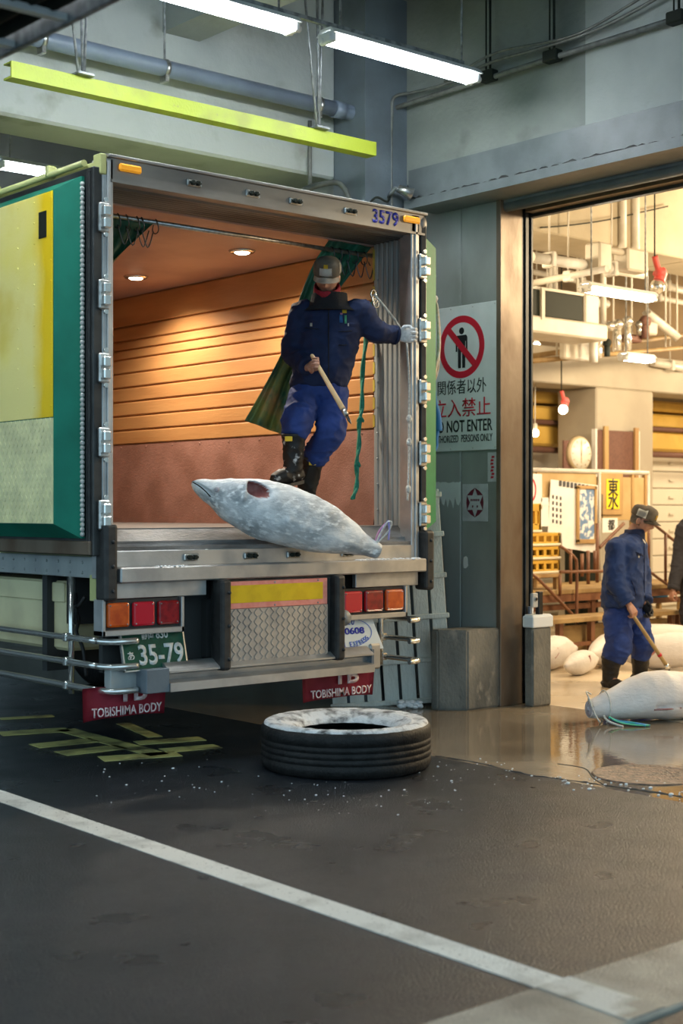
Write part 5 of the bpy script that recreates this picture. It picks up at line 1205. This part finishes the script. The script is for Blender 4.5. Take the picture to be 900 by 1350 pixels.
# yellow crates stacked on the rail deck
def crate(px0, px1, py0, py1, lab, Yc=10.05):
    a_, b_ = onY(px0, py1, Yc), onY(px1, py0, Yc); o0 = Vector(((a_.x+b_.x)/2, Yc, a_.z)); t = thing('plastic_crate', lab, 'crate', o0, 0, 'yellow crates stacked by the door track')
    hw_, h = (b_.x-a_.x)/2, b_.z-a_.z; bm = B()
    n = 5; sl = .62
    box(bm, -hw_, hw_, 0, .03, 0, h*.30, bev=.006); box(bm, -hw_, hw_, 0, .03, h*.72, h, bev=.006)
    for i in range(n+1): x = -hw_+i*2*hw_/n; box(bm, max(-hw_, x-.02), min(hw_, x+.02), 0, .03, h*.25, h*.75)
    box(bm, -hw_, -hw_+.03, 0, .4, 0, h); box(bm, hw_-.03, hw_, 0, .4, 0, h); box(bm, -hw_, hw_, .37, .4, 0, h); box(bm, -hw_, hw_, 0, .4, 0, .02)
    obj('body', bm, 'crate_yellow', t)
    bm = B(); box(bm, -hw_-.012, hw_+.012, -.012, .41, -.006, .022, bev=.008); obj('base_rim', bm, 'crate_edge', t)
crate(688, 738, 738, 757, 'yellow crate at the bottom of the stack by the door track'); crate(688, 738, 720, 738, 'yellow crate second from the bottom of the stack'); crate(688, 738, 702, 720, 'yellow crate third in the stack, just under the tilted one'); crate(680, 713, 664, 701.8, 'yellow crate set on top of the stack, mostly hidden by the door track')
a_, b_ = onY(686, 757, 10.05), onY(740, 757, 10.05); bm = B(); box(bm, a_.x, b_.x, 10.04, 10.46, a_.z-.05, a_.z-.008, bev=.006)
for x in (a_.x+.02, b_.x-.07):
    for y in (10.06, 10.38): box(bm, x, x+.05, y, y+.05, .66, a_.z-.05)
single('crate_stand', bm, 'timber', 'low timber stand under the stacked yellow crates', 'stand')
# steps, deck and railings
dk = thing('wooden_deck', 'wooden deck on rusty legs in front of the notice screen', 'deck', (12.4, 10.0, 0))
zt = .66
bm = B(); 
for k in range(6): box(bm, -1.6, 1.9, -.05+k*.17, .11+k*.17, zt-.05, zt, bev=.005)
obj('deck_boards', bm, 'step_wood', dk)
for x in (-1.2, -.2, .75, 1.8):
    bm = B(); box(bm, x, x+.06, .0, .06, 0, zt-.05); obj('leg', bm, 'rust_pipe', dk)
bm = B(); box(bm, -1.6, 1.9, .02, .06, .44, .50); box(bm, -1.6, 1.9, -.04, .0, zt-.13, zt-.05); obj('deck_beam', bm, 'rust_pipe', dk)
sp_ = thing('wooden_step', 'long low wooden step bench in front of the deck', 'step', (12.8, 9.60, 0)); 
xr = onY(891, 800, 9.6).x-12.8; bm = B(); 
for k in range(3): box(bm, -1.8, xr, k*.12-.05, k*.12+.06, .35, .40, bev=.005)
obj('step_boards', bm, 'step_wood', sp_)
for x in (-1.6, -1.1, -.4, .4, xr-.55, xr-.08): 
    bm = B(); box(bm, x, x+.06, 0, .06, 0, .35); obj('leg', bm, 'rust_pipe', sp_)
bm = B(); box(bm, -1.8, xr, .0, .04, .10, .14); obj('stretcher', bm, 'rust_pipe', sp_)
bm = B(); box(bm, -1.4, 1.6, .12, .2, .02, .30); obj('riser', bm, 'step_wood', sp_)
def rail(name, lab, Yr, lines, r=.017):
    o0 = onY(lines[0][0][0], lines[0][0][1], Yr); o0 = Vector((o0.x, Yr, 0)); t = thing(name, lab, 'railing', o0)
    for k, ln in enumerate(lines):
        P_ = [onY(x, y, Yr)-o0 for x, y in ln]; P_ = smooth_path(P_, 4) if len(P_) > 2 else P_
        bm = B(); tube(bm, P_, r, 8); obj('rail_post' if abs(ln[0][0]-ln[-1][0]) < 3 else 'rail_bar', bm, 'rust_pipe', t)
    return t
rail('stair_railing', 'rusty pipe railing at the left end of the deck', 9.90, [[(738, 720), (746, 725), (757, 735), (760, 745), (760, 790), (760, 838)], [(696, 754), (712, 766), (758, 814)], [(738, 754), (800, 753)], [(738, 758), (738, 786)], [(752, 724), (752, 770)]])
rail('deck_railing', 'rusty railing with uprights under the white notice sheet', 10.5, [[(775, 726), (775, 772)], [(767, 730), (767, 760)], [(787, 690), (787, 768)], [(790, 722), (798, 714), (822, 690)], [(784, 726), (784, 752)]], .02)
rail('slanting_railing', 'rusty handrail slanting down to the right behind the walking man', 9.90, [[(853, 684), (860, 690), (880, 706), (905, 727)], [(852, 754), (858, 755), (870, 764), (905, 788)], [(877, 704), (877, 770)], [(855, 690), (855, 756)]])
bm = B(); a_, b_ = onY(777, 760, 11.0), onY(800, 720, 11.0); box(bm, a_.x, b_.x, 11.12, 11.4, 0, b_.z+.2, bev=.02); single('dark_cabinet', bm, 'machine_dark', 'dark cabinet behind the deck railing', 'cabinet')
rd = [('ladle_bin', 790, 756)]
bm = B(); lathe(bm, [(.10, 0), (.16, .12), (.17, .20), (.15, .20), (.13, .05)], 20, (0, 0, 0)); pz = onY(868, 760, 11.0); o = obj('blue_basin', bm, 'blue_cloth', None); o.location = (pz.x, 11.0, .40); tag(o, 'blue basin on a stand behind the slanting handrail', 'basin')
bm = B(); box(bm, -.25, .25, -.2, .2, .36, .40, bev=.005)
for x in (-.22, .18):
    for y in (-.18, .14): box(bm, x, x+.04, y, y+.04, 0, .36)
o = obj('basin_stand', bm, 'step_wood'); o.location = (pz.x, 11.0, 0); tag(o, 'low wooden stand under the blue basin', 'stand')
# ------------------------------------------------------------------ people
RZ = TH-pi/2
RINV = Matrix.Rotation(-RZ, 4, 'Z')
def head_bm(bm, M):
    b = bmesh.new(); n = 36; rings = []
    for i in range(1, 30):
        ph = pi*i/30; z = -.118*cos(ph); q = sin(ph)
        jaw = 1-.22*max(0, (-z-.02)/.1)
        r = []
        for k in range(n):
            a = 2*pi*k/n; x = .077*q*cos(a)*jaw; y = .098*q*sin(a)*(1-.10*max(0, (-z-.02)/.1))
            if y > 0: y *= 1-.25*max(0, (-z)/.11)
            d = 0
            if y < 0:
                g = lambda cx, cz, wx, wz: math.exp(-((x-cx)/wx)**2-((z-cz)/wz)**2)
                d += .024*g(0, -.028, .013, .016)+.012*g(0, -.005, .009, .022)-.009*g(.031, .006, .016, .011)-.009*g(-.031, .006, .016, .011)+.005*g(0, .030, .05, .010)
                d += .006*g(0, -.063, .024, .006)+.005*g(0, -.075, .020, .006)-.004*g(0, -.0695, .022, .0025)+.007*g(0, -.100, .022, .014)+.004*g(.045, -.02, .018, .02)+.004*g(-.045, -.02, .018, .02)
            r.append(Vector((x, y-d, z)))
        rings.append(r)
    loft(b, rings)
    for s in (-1, 1):
        sphere(b, (s*.078, .012, -.012), .030, sx=.35, sy=.62, sz=1.05, u=12, v=8)
    tube(b, [(0, .02, -.06), (0, .03, -.17)], [.056, .058], 16, round_end=True)
    xf(b.verts, M); merge(bm, b)
def hand_bm(bm, wrist, d, t, right, k=1.0, curl=(52, 62, 48), arm=None):
    """palm, four unequal fingers curled round an axis along t, and a thumb closing on them"""
    d = d.normalized(); t = (t-d*t.dot(d)).normalized(); n = t.cross(d) if right else d.cross(t)
    wv = wrist
    rings = []
    for s, w_, h_ in ((-.02, .024, .019), (0, .026, .018), (.03, .037, .016), (.06, .042, .0145), (.082, .041, .012), (.09, .036, .009)):
        rings.append(ellring(wv+d*s*k, w_*k, h_*k, 16, t, n, 2.6))
    loft(bm, rings)
    for q, (off, L, r) in enumerate(((.031, .92, .0084), (.0105, 1.02, .0088), (-.0105, .95, .0084), (-.0305, .76, .0074))):
        root = wv+d*.070*k+t*off*k; P = [root, wv+d*.086*k+t*off*1.02*k-n*.002]
        ang = 0
        for c, l in zip(curl, (.041, .026, .021)):
            ang += radians(c); dv = d*cos(ang)+n*sin(ang); P.append(P[-1]+dv*l*L*k)
        tube(bm, P, [r*k, r*k*1.05, r*k, r*k*.93, r*k*.8], 10, round_end=True)
    P = [wv+d*.018*k+t*.022*k+n*.006, wv+d*.040*k+t*.046*k+n*.016*k, wv+d*.066*k+t*.046*k+n*.036*k, wv+d*.080*k+t*.030*k+n*.050*k]
    tube(bm, P, [.013*k, .0115*k, .010*k, .008*k], 10, round_end=True)
    return n
def person(loc, d0, lab, J, spec):
    root = thing('person', lab, 'person', loc, RZ)
    def j(p):
        v = RINV @ (atD(p[0], p[1], d0+p[2])-Vector(loc)); return Vector((v.x, v.y, v.z))
    Q = {k: j(v) for k, v in J.items()}
    yaw, pitch, roll = spec.get('head_rot', (0, 0, 0))
    MH = Matrix.Translation(Q['head']) @ Matrix.Rotation(radians(yaw), 4, 'Z') @ Matrix.Rotation(radians(roll), 4, 'Y') @ Matrix.Rotation(radians(pitch), 4, 'X')
    byaw = Matrix.Rotation(radians(spec.get('yaw', 0)), 4, 'Z'); bxx = byaw @ Vector((1, 0, 0)); byy = byaw @ Vector((0, 1, 0))
    # body: one continuous figure
    bm = B(); head_bm(bm, MH)
    rings = [ellring(j(c), rx*.80, ry*.74, 24, bxx, byy) for c, rx, ry in spec['torso'][::-1]]; loft(bm, rings)
    tube(bm, [Q['head']+(MH.to_3x3() @ Vector((0, .03, -.11))), Q['neck'], Q['chest']], [.055, .060, .09], 16, round_end=True)
    for s in 'RL':
        tube(bm, [Q['chest'].lerp(Q['sh'+s], .6), Q['sh'+s], Q['el'+s], Q['wr'+s]], [.06, .056, .043, .027], 14, round_end=True)
        tube(bm, [Q['pelvis'].lerp(Q['hip'+s], .7), Q['hip'+s], Q['kn'+s], Q['bt'+s], Q['an'+s]], [.085, .08, .056, .050, .042], 14, round_end=True)
        tube(bm, [Q['an'+s], Q['an'+s].lerp(Q['toe'+s], .5), Q['toe'+s]], [.045, .038, .028], 12, round_end=True)
    for s in 'RL':
        if s in spec['bare']:
            d_, t_ = spec['hand'+s]; hand_bm(bm, Q['wr'+s], Vector(d_), Vector(t_), s == 'R', spec.get('hk', 1.0))
    body = obj('body', remeshed(bm, .0045, 2), 'skin', root, fix=False)
    for s in (-1, 1):
        bm = B(); sphere(bm, MH @ Vector((s*.031, -.0815, .007)), .0105, u=12, v=8); obj('eye', bm, 'eye_dark', root)
    bm = B(); tube(bm, smooth_path([MH @ Vector((x, -.0965+.9*x*x*4, -.0695)) for x in (-.022, -.01, 0, .01, .022)], 3), .0026, 6, round_end=True); obj('mouth', bm, 'lips', root)
    # hair band under the cap
    bm = B(); rr_ = []
    for z, g in ((-.045, .99), (-.02, 1.03), (.02, 1.04), (.055, 1.03)):
        q = math.sqrt(max(0, 1-(z/.118)**2)); rr_.append([MH @ Vector((.077*q*g*cos(a), .098*q*g*sin(a), z)) for a in [radians(-5+190*k/24) for k in range(25)]])
    loft(bm, rr_, closed=False, cap=False); bmesh.ops.solidify(bm, geom=bm.faces[:], thickness=.006); obj('hair', bm, spec.get('hair', 'hair'), root)
    # clothes
    bm = B(); loft(bm, [ellring(j(c), rx, ry, 32, bxx, byy, 2.3) for c, rx, ry in spec['torso']])
    for s in 'RL':
        r0, r1, r2 = spec.get('sleeve', (.088, .080, .056)); e = Q['el'+s]; w2 = Q['wr'+s]
        pth = smooth_path([Q['chest'].lerp(Q['sh'+s], .75), Q['sh'+s], Q['sh'+s].lerp(e, .55)+Vector((0, 0, -.004)), e, e.lerp(w2, .5), e.lerp(w2, .97)], 4)
        rad = [r0+(r1-r0)*i/12 if i < 12 else r1+(r2-r1)*(i-12)/(len(pth)-13) for i in range(len(pth))]
        tube(bm, pth, rad, 20)
    bm = remeshed(bm, .011, 5); wrinkle(bm, .010, 5.5, (1, 1, 1.4), spec['seed']); wrinkle(bm, .005, 13, (1, 1, 1.2), spec['seed']+3)
    jk = obj('jacket', bm, spec['jacket'], root, spec['jlab'], fix=False)
    me = jk.data; bvh = BVHTree.FromPolygons([v.co for v in me.vertices], [p.vertices for p in me.polygons])
    def surf(px, py, lift=.004):
        o = j((px, py, -1.2)); t = j((px, py, .6)); h = bvh.ray_cast(o, (t-o).normalized())
        return (h[0]-(t-o).normalized()*lift, h[1]) if h[0] is not None else (None, None)
    for s in 'RL':
        w2 = Q['wr'+s]; e = Q['el'+s]; r2 = spec.get('sleeve', (0, 0, .056))[2]
        bm = B(); tube(bm, [e.lerp(w2, .84), e.lerp(w2, .87), e.lerp(w2, .97), e.lerp(w2, .99)], [r2+.004, r2+.009, r2+.007, r2-.006], 20); obj('cuff', bm, spec.get('cuff', spec['jacket']), jk)
    # collar
    nk = Q['neck']; ct_ = Q['head']+(MH.to_3x3() @ Vector((0, .02, -.115)))
    ca = (ct_-nk).normalized(); c0 = nk-Vector((0, 0, .035-spec.get('collar_up', 0))); bm = B()
    cw = spec.get('collar_w', 1.0)
    loft(bm, [ellring(c0+Vector((0, 0, z))+byy*oy, a_*cw, b_*cw, 32, bxx, byy) for z, a_, b_, oy in ((-.03, .155, .115, 0), (.0, .125, .10, 0), (.04, .098, .094, -.005), (.085, .094, .095, -.01), (.088, .086, .087, -.01), (.04, .085, .082, 0), (.0, .09, .08, 0))])
    wrinkle(bm, .008, 9, seed=2); obj('collar', bm, spec['collar'], jk, spec.get('clab'))
    # front zip, pockets
    for nm, line, r, m in spec['lines']:
        P = [surf(*p, .0035)[0] for p in line]; P = [p for p in P if p is not None]
        if len(P) > 1: bm = B(); tube(bm, P, r, 6); obj(nm, bm, m, jk)
    for nm, px, py, wx, wz, m, lb in spec['patches']:
        g = []; 
        for b_ in range(4):
            row = []
            for a_ in range(4):
                p, _ = surf(px-wx/2+wx*a_/3, py-wz/2+wz*b_/3, .005); row.append(p)
            g.append(row)
        if any(p is None for r in g for p in r): continue
        bm = B(); loft(bm, g, closed=False, cap=False); bmesh.ops.solidify(bm, geom=bm.faces[:], thickness=.004); obj(nm, bm, m, jk, lb)
    # trousers
    bm = B(); loft(bm, [ellring(j(c), rx, ry, 28, bxx, byy, 2.3) for c, rx, ry in spec['hips']])
    for s in 'RL':
        k0, k1, k2 = spec['leg'+s]; h, kn, bt = Q['hip'+s], Q['kn'+s], Q['bt'+s]
        pth = smooth_path([Q['pelvis'].lerp(h, .75), h.lerp(kn, .15), h.lerp(kn, .6), kn, kn.lerp(bt, .55), bt], 4); nn = len(pth)
        rad = [k0+(k1-k0)*min(1, i/12) if i <= 12 else k1+(k2-k1)*(i-12)/(nn-13) for i in range(nn)]
        tube(bm, pth, rad, 20)
    bm = remeshed(bm, .011, 4); wrinkle(bm, .013, 5.0, (1, 1, 1.7), spec['seed']+9); wrinkle(bm, .007, 12, (1, 1, 1.5), spec['seed']+5)
    obj('trousers', bm, 'trousers_blue' if 'trm' not in spec else spec['trm'], root, spec.get('tlab'), fix=False)
    # boots
    for s in 'RL':
        bt, an, toe = Q['bt'+s], Q['an'+s], Q['toe'+s]; up = (bt-an).normalized(); top = bt+up*.02
        fd = (toe-an); fd.z *= .35; fd.normalize(); heel = an-fd*.045-Vector((0, 0, .04))
        b_ = B(); rb = spec.get('bootr', .080)
        tube(b_, smooth_path([top, top.lerp(an, .35), top.lerp(an, .7), an-up*.015], 4), [rb+(.062-rb)*(i/12)**.8 for i in range(13)], 20)
        tube(b_, smooth_path([heel, an-Vector((0, 0, .04)), an.lerp(toe, .55)-Vector((0, 0, .014)), toe], 4), [.045+.008*sin(pi*i/12) if i < 9 else .050-.004*(i-9) for i in range(13)], 16, round_end=True)
        b_ = remeshed(b_, .008, 4); wrinkle(b_, .006, 9, (1, 1, 2), 4.+ord(s))
        bo = obj('boot', b_, spec.get('bootm', {}).get(s, 'boot'), root, spec.get('blab'), fix=False)
        b_ = B(); sole_c = heel.lerp(toe, .5); L_ = (toe-heel).length/2+.045; sd = Vector((-fd.y, fd.x, 0)); fv = (toe-heel).normalized(); nv = fv.cross(sd)
        poly = [(cos(a)*L_, sin(a)*(.048 if cos(a) > 0 else .040)) for a in [2*pi*k/24 for k in range(24)]]
        prism(b_, poly, sole_c-Vector((0, 0, .048)), fv, sd, Vector((0, 0, -.022))); obj('sole', b_, 'rubber', bo)
        b_ = B(); tube(b_, [top+up*.004, top-up*.012], rb+.003, 20); obj('boot_rim', b_, 'rubber', bo)
        if spec.get('tags'):
            c = top.lerp(an, .14)+Vector((spec['tags'][s], -rb-.001, 0)); b_ = B(); box(b_, c.x-.024, c.x+.024, c.y-.006, c.y+.03, c.z-.016, c.z+.016, bev=.003); obj('boot_tag', b_, 'tag_yellow', bo, 'small yellow boot tag')
    # cap: domed crown, stiff front, curved brim
    bm = B(); rings = []
    for z, g in ((.028, 1.08), (.035, 1.10), (.07, 1.10), (.098, 1.03), (.116, .84), (.126, .48), (.129, .12)):
        rings.append([MH @ Vector((.084*g*cos(a), .103*g*sin(a), z+(.012 if sin(a) < -.2 and z > .05 else 0))) for a in [2*pi*k/36 for k in range(36)]])
    loft(bm, rings); cp_ = obj('cap', bm, spec['cap'], root, spec['caplab'])
    bm = B(); rows = []
    for j_ in range(6):
        t = j_/5; rows.append([MH @ Vector((sin(a)*(.088+.004*t), -cos(a)*(.105+.072*t*cos(a*.55)**1.5)+.006, .040-.022*t-.030*(sin(a)**2))) for a in [radians(-72+144*k/18) for k in range(19)]])
    loft(bm, rows, closed=False, cap=False); bmesh.ops.solidify(bm, geom=bm.faces[:], thickness=.005); obj('cap_brim', bm, spec.get('brim', spec['cap']), cp_, spec.get('brimlab'))
    for nm, (ax_, az), (wx, wz), m, lb in spec.get('capbits', ()):
        g = []
        for b_ in range(4):
            row = []
            for a_ in range(5):
                aa = radians(ax_-wx/2+wx*a_/4); z = az-wz/2+wz*b_/3; gg = 1.12 if z < .08 else 1.12-(z-.08)*3.4
                row.append(MH @ Vector((.084*gg*sin(aa), -.103*gg*cos(aa), z+(.012 if cos(aa) > .2 and z > .05 else 0))))
            g.append(row)
        bm = B(); loft(bm, g, closed=False, cap=False); bmesh.ops.solidify(bm, geom=bm.faces[:], thickness=.004); obj(nm, bm, m, cp_, lb)
    return root, Q, j, MH, surf

# man in the truck
D1 = 9.62; loc1 = atD(418, 690, D1); loc1.z = 1.39
J1 = dict(head=(431, 365, -.07), neck=(434, 399, .0), chest=(435, 432, .02), pelvis=(423, 512, .02),
          shR=(399, 412, .02), elR=(386, 463, .03), wrR=(406, 484, -.16), shL=(474, 410, .02), elL=(495, 438, .06), wrL=(523, 442, .14),
          hipR=(403, 516, .0), knR=(391, 558, -.13), btR=(387, 577, -.15), anR=(386, 618, -.14), toeR=(363, 631, -.22),
          hipL=(440, 516, .03), knL=(434, 572, -.04), btL=(412, 606, .06), anL=(401, 662, .14), toeL=(394, 678, -.02))
sp1 = dict(seed=1.3, yaw=0, head_rot=(-4, 30, 4), jacket='navy', jlab='navy blue work jacket with a zip front', collar='collar_black', clab='black fleece collar', cap='cap_olive', caplab='worn olive and grey cap pulled low', brim='cap_light', brimlab='pale cap brim',
    torso=[((434, 397, .01), .075, .07), ((435, 402, .01), .115, .088), ((436, 408, .015), .158, .106), ((436, 416, .018), .198, .122), ((435, 435, .02), .218, .135), ((431, 462, .02), .206, .140), ((425, 488, .02), .200, .142), ((420, 504, .02), .200, .142), ((419, 511, .02), .188, .132)],
    hips=[((420, 500, .02), .175, .118), ((421, 510, .02), .185, .125), ((422, 522, .02), .180, .125), ((423, 530, .02), .12, .09)],
    legR=(.112, .104, .078), legL=(.108, .100, .080), sleeve=(.092, .082, .058), bare='R', hk=1.02,
    handR=((.7, -.55, .15), (.45, -.45, -.75)), bootm={'R': 'boot_frost', 'L': 'boot'}, blab='black rubber boot', tags={'R': -.03, 'L': .005}, bootr=.080,
    collar_w=1.24, collar_up=.004, lines=[('zip', [(433, 402+i*7) for i in range(16)], .004, 'collar_black'), ('pocket_seam', [(402, 432), (410, 433), (420, 434)], .003, 'collar_black'), ('pocket_seam', [(446, 437), (455, 437), (464, 436)], .003, 'collar_black'), ('pocket_seam', [(446, 455), (455, 455), (463, 452)], .003, 'collar_black')],
    patches=[('zip_pull', 435, 405, 2, 4, 'zinc', None), ('pocket_label', 410, 428, 3, 4.5, 'paper', 'tiny white pocket label'), ('chest_emblem', 454, 409.5, 6, 7, 'brass_emblem', 'yellow chest emblem'), ('chest_emblem', 449.5, 420, 4.5, 11, 'blue_cloth', 'blue chest print'), ('chest_emblem', 455.5, 421, 3, 11, 'green_cord', 'green chest print'), ('chest_emblem', 450, 414, 3.5, 3, 'pink_tie', None), ('pocket_label', 459, 428, 2, 4, 'paper', None)],
    capbits=[('cap_badge', (0, .066), (52, .040), 'paper', 'white cap badge'), ('cap_badge_mark', (0, .098), (18, .024), 'brass_emblem', None), ('side_panel', (78, .075), (24, .06), 'cap_light', 'pale side panel')])
man1, Q1, j1, MH1, surf1 = person(loc1, D1, 'person in navy jacket, cap and black boots standing in the truck, hooked pole in hand', J1, sp1)
bm = B(); loft(bm, [[MH1 @ Vector((.078*g*cos(a), .098*g2*sin(a), z)) for a in [2*pi*k/32 for k in range(32)]] for z, g, g2 in ((-.150, 1.10, 1.0), (-.125, 1.16, 1.10), (-.09, 1.16, 1.17), (-.066, 1.12, 1.19), (-.060, 1.04, 1.12), (-.09, .98, 1.04), (-.14, .95, .9))])
wrinkle(bm, .006, 14, seed=5); obj('scarf', bm, 'scarf_red', man1, 'red neck scarf pulled over the chin')
bm = B(); n1 = hand_bm(bm, Q1['wrL'], Vector((1, .12, 0)), Vector((0, 0, 1)), False, 1.22, (58, 66, 50)); tube(bm, [Q1['wrL']-Vector((.06, 0, 0)), Q1['wrL']+Vector((.02, 0, 0))], [.034, .031], 14)
obj('glove', remeshed(bm, .004, 3), 'glove_white', man1, 'white knitted glove gripping the post', fix=False)
bm = B(); tube(bm, [Q1['elL'].lerp(Q1['wrL'], .80), Q1['elL'].lerp(Q1['wrL'], 1.0)], [.052, .048], 16); obj('cuff_lining', bm, 'trousers_blue', man1, 'blue inner cuff')
MR1 = Matrix.Translation(loc1) @ Matrix.Rotation(RZ, 4, 'Z')
# pole held by the man in the truck: runs through the closed fingers
def grip_point(Q, spec, k=1.0):
    d_, t_ = [Vector(v) for v in spec['handR']]; d_.normalize(); t_ = (t_-d_*t_.dot(d_)).normalized(); n_ = t_.cross(d_)
    return Q['wrR']+d_*.092*k+n_*.026*k, t_
gp, gt = grip_point(Q1, sp1, 1.02); tip = j1((454, 543, -.36)); gd = (tip-gp).normalized()
ph_ = thing('hook_pole', 'short pale wooden pole with a black iron tip, held by the man in the truck', 'tool', MR1 @ (gp-gd*.06), RZ); o3 = gp-gd*.06
bm = B(); tube(bm, [Vector((0, 0, 0)), tip-o3], [.013, .018], 12, round_end=True); obj('shaft', bm, 'wood_pole', ph_)
bm = B(); tip2 = j1((457, 548, -.37)); tube(bm, [tip-o3-gd*.02, tip2-o3], [.0195, .016], 12); obj('ferrule', bm, 'zinc', ph_)
bm = B(); tube(bm, smooth_path([tip2-o3, j1((460, 554, -.38))-o3, j1((463, 559, -.38))-o3], 4), [.010]*5+[.008, .006, .004, .003], 10); obj('iron_tip', bm, 'iron', ph_)

# man walking in the hall
D2 = 12.26; loc2 = onZ(820, 904)
D2 = loc2.x*CF[0]+loc2.y*CF[1]
J2 = dict(head=(846, 686, -.02), neck=(835, 706, .0), chest=(825, 735, .0), pelvis=(822, 806, .0),
          shR=(812, 722, -.13), elR=(811, 768, -.18), wrR=(828, 796, -.22), shL=(838, 724, .16), elL=(846, 766, .16), wrL=(850, 794, .02),
          hipR=(813, 812, -.08), knR=(815, 850, -.12), btR=(806, 870, -.10), anR=(803, 896, -.10), toeR=(818, 904, -.22),
          hipL=(835, 812, .08), knL=(847, 848, .05), btL=(844, 864, .12), anL=(843, 889, .14), toeL=(858, 896, .08))
sp2 = dict(seed=4.1, yaw=58, head_rot=(66, 22, 0), jacket='jacket_blue', jlab='blue work jacket', collar='navy', clab='dark turned-up collar', cap='cap_olive', caplab='olive cap with a grey side panel', hair='grey_hair',
    torso=[((834, 703, .0), .08, .075), ((832, 708, .0), .140, .10), ((828, 717, .0), .200, .145), ((825, 735, .0), .215, .165), ((823, 760, .0), .208, .172), ((821, 783, .0), .205, .178), ((820, 797, .0), .195, .172), ((820, 801, .0), .18, .16)],
    hips=[((820, 794, .0), .17, .15), ((821, 803, .0), .18, .155), ((822, 814, .0), .175, .15), ((823, 822, .0), .11, .09)],
    legR=(.118, .118, .098), legL=(.112, .104, .090), sleeve=(.094, .084, .064), bare='R', hk=1.05, collar_w=.92,
    handR=((.5, -.2, -.8), (.55, .2, -.25)), blab='black rubber boot', bootr=.090,
    lines=[('zip', [(849, 716+i*8) for i in range(10)], .005, 'navy'), ('pocket_seam', [(838, 728), (843, 730), (848, 733)], .004, 'navy'), ('pocket_seam', [(832, 765), (836, 775), (838, 785)], .004, 'navy'), ('back_seam', [(800, 782), (812, 786), (830, 792)], .004, 'navy')],
    patches=[('pocket_flap', 842, 731, 6, 3, 'navy', None), ('pocket_label', 842, 734, 2, 3, 'paper', None)],
    capbits=[('cap_badge', (-14, .062), (16, .030), 'brass_emblem', 'yellow cap badge'), ('side_panel', (-92, .062), (44, .062), 'cap_grey', 'grey side panel')])
man2, Q2, j2, MH2, surf2 = person(loc2, D2, 'person in blue work clothes and olive cap walking in the hall with a hooked stick', J2, sp2)
bm = B(); hand_bm(bm, Q2['wrL'], Vector((.35, -.1, -1)), Vector((.7, -.6, .2)), False, 1.15); tube(bm, [Q2['wrL'].lerp(Q2['elL'], .12), Q2['wrL']], [.036, .032], 12); obj('glove', remeshed(bm, .005, 3), 'rubber', man2, 'black glove', fix=False)
bm = B(); tube(bm, smooth_path([MH2 @ Vector((-.07, .05, -.13)), MH2 @ Vector((-.075, -.02, -.14)), MH2 @ Vector((-.045, -.08, -.16)), MH2 @ Vector((0, -.10, -.19))], 5), .016, 8); obj('scarf', bm, 'paper', man2, 'pale neck towel')
MR2 = Matrix.Translation(loc2) @ Matrix.Rotation(RZ, 4, 'Z')
gp, gt = grip_point(Q2, sp2, 1.05); tip = j2((880, 880, -.12)); gd = (tip-gp).normalized(); o4 = gp-gd*.06
hs = thing('hook_stick', 'long wooden stick with a small metal hook, held by the man in the hall', 'tool', MR2 @ o4, RZ)
bm = B(); tube(bm, [Vector((0, 0, 0)), tip-o4], [.015, .017], 12, round_end=True); obj('shaft', bm, 'wood_dark', hs)
a_ = gp.lerp(tip, .74)-o4; b_ = gp.lerp(tip, .78)-o4; bm = B(); tube(bm, [a_, b_], .0195, 12); obj('tape_band', bm, 'sign_red', hs, 'red tape band')
a_ = gp.lerp(tip, .94)-o4; bm = B(); tube(bm, [a_, tip-o4+gd*.01], .021, 12); obj('ferrule', bm, 'chrome', hs)
bm = B(); tube(bm, smooth_path([tip-o4, j2((882, 884, -.12))-o4, j2((881, 888, -.12))-o4, j2((877, 890, -.12))-o4, j2((874, 889, -.12))-o4], 4), .007, 8); obj('hook', bm, 'iron', hs)

# worker cut by the right edge of the photo
loc3 = onZ(915, 853); D3 = loc3.x*CF[0]+loc3.y*CF[1]
J3 = dict(head=(912, 664, 0), neck=(914, 682, 0), chest=(915, 705, 0), pelvis=(916, 760, 0), shR=(901, 696, -.02), elR=(894, 742, -.05), wrR=(887, 778, -.12), shL=(931, 696, 0), elL=(938, 735, 0), wrL=(936, 770, -.1),
          hipR=(909, 764, 0), knR=(908, 805, -.05), btR=(908, 822, 0), anR=(908, 845, .02), toeR=(903, 850, -.15), hipL=(925, 764, 0), knL=(926, 805, -.02), btL=(926, 822, 0), anL=(926, 845, .02), toeL=(928, 850, -.15))
sp3 = dict(seed=7.7, yaw=20, head_rot=(-20, 15, 0), jacket='dark_cloth', jlab='black jacket', collar='dark_cloth', cap='cap_olive', caplab='dark cap', trm='dark_cloth',
    torso=[((914, 681, 0), .08, .075), ((914, 686, 0), .14, .10), ((914, 694, 0), .20, .13), ((915, 712, 0), .21, .14), ((915, 735, 0), .20, .15), ((916, 755, 0), .20, .15), ((916, 760, 0), .18, .14)],
    hips=[((916, 752, 0), .17, .13), ((916, 762, 0), .18, .13), ((917, 772, 0), .12, .09)], legR=(.11, .10, .085), legL=(.11, .10, .085), sleeve=(.09, .082, .06), bare='RL', handR=((-.3, -.1, -1), (.3, -.8, 0)), handL=((0, -.2, -1), (-.3, -.8, 0)),
    lines=[], patches=[])
person(loc3, D3, 'person in black clothes at the far right, cut off by the photo edge', J3, sp3)
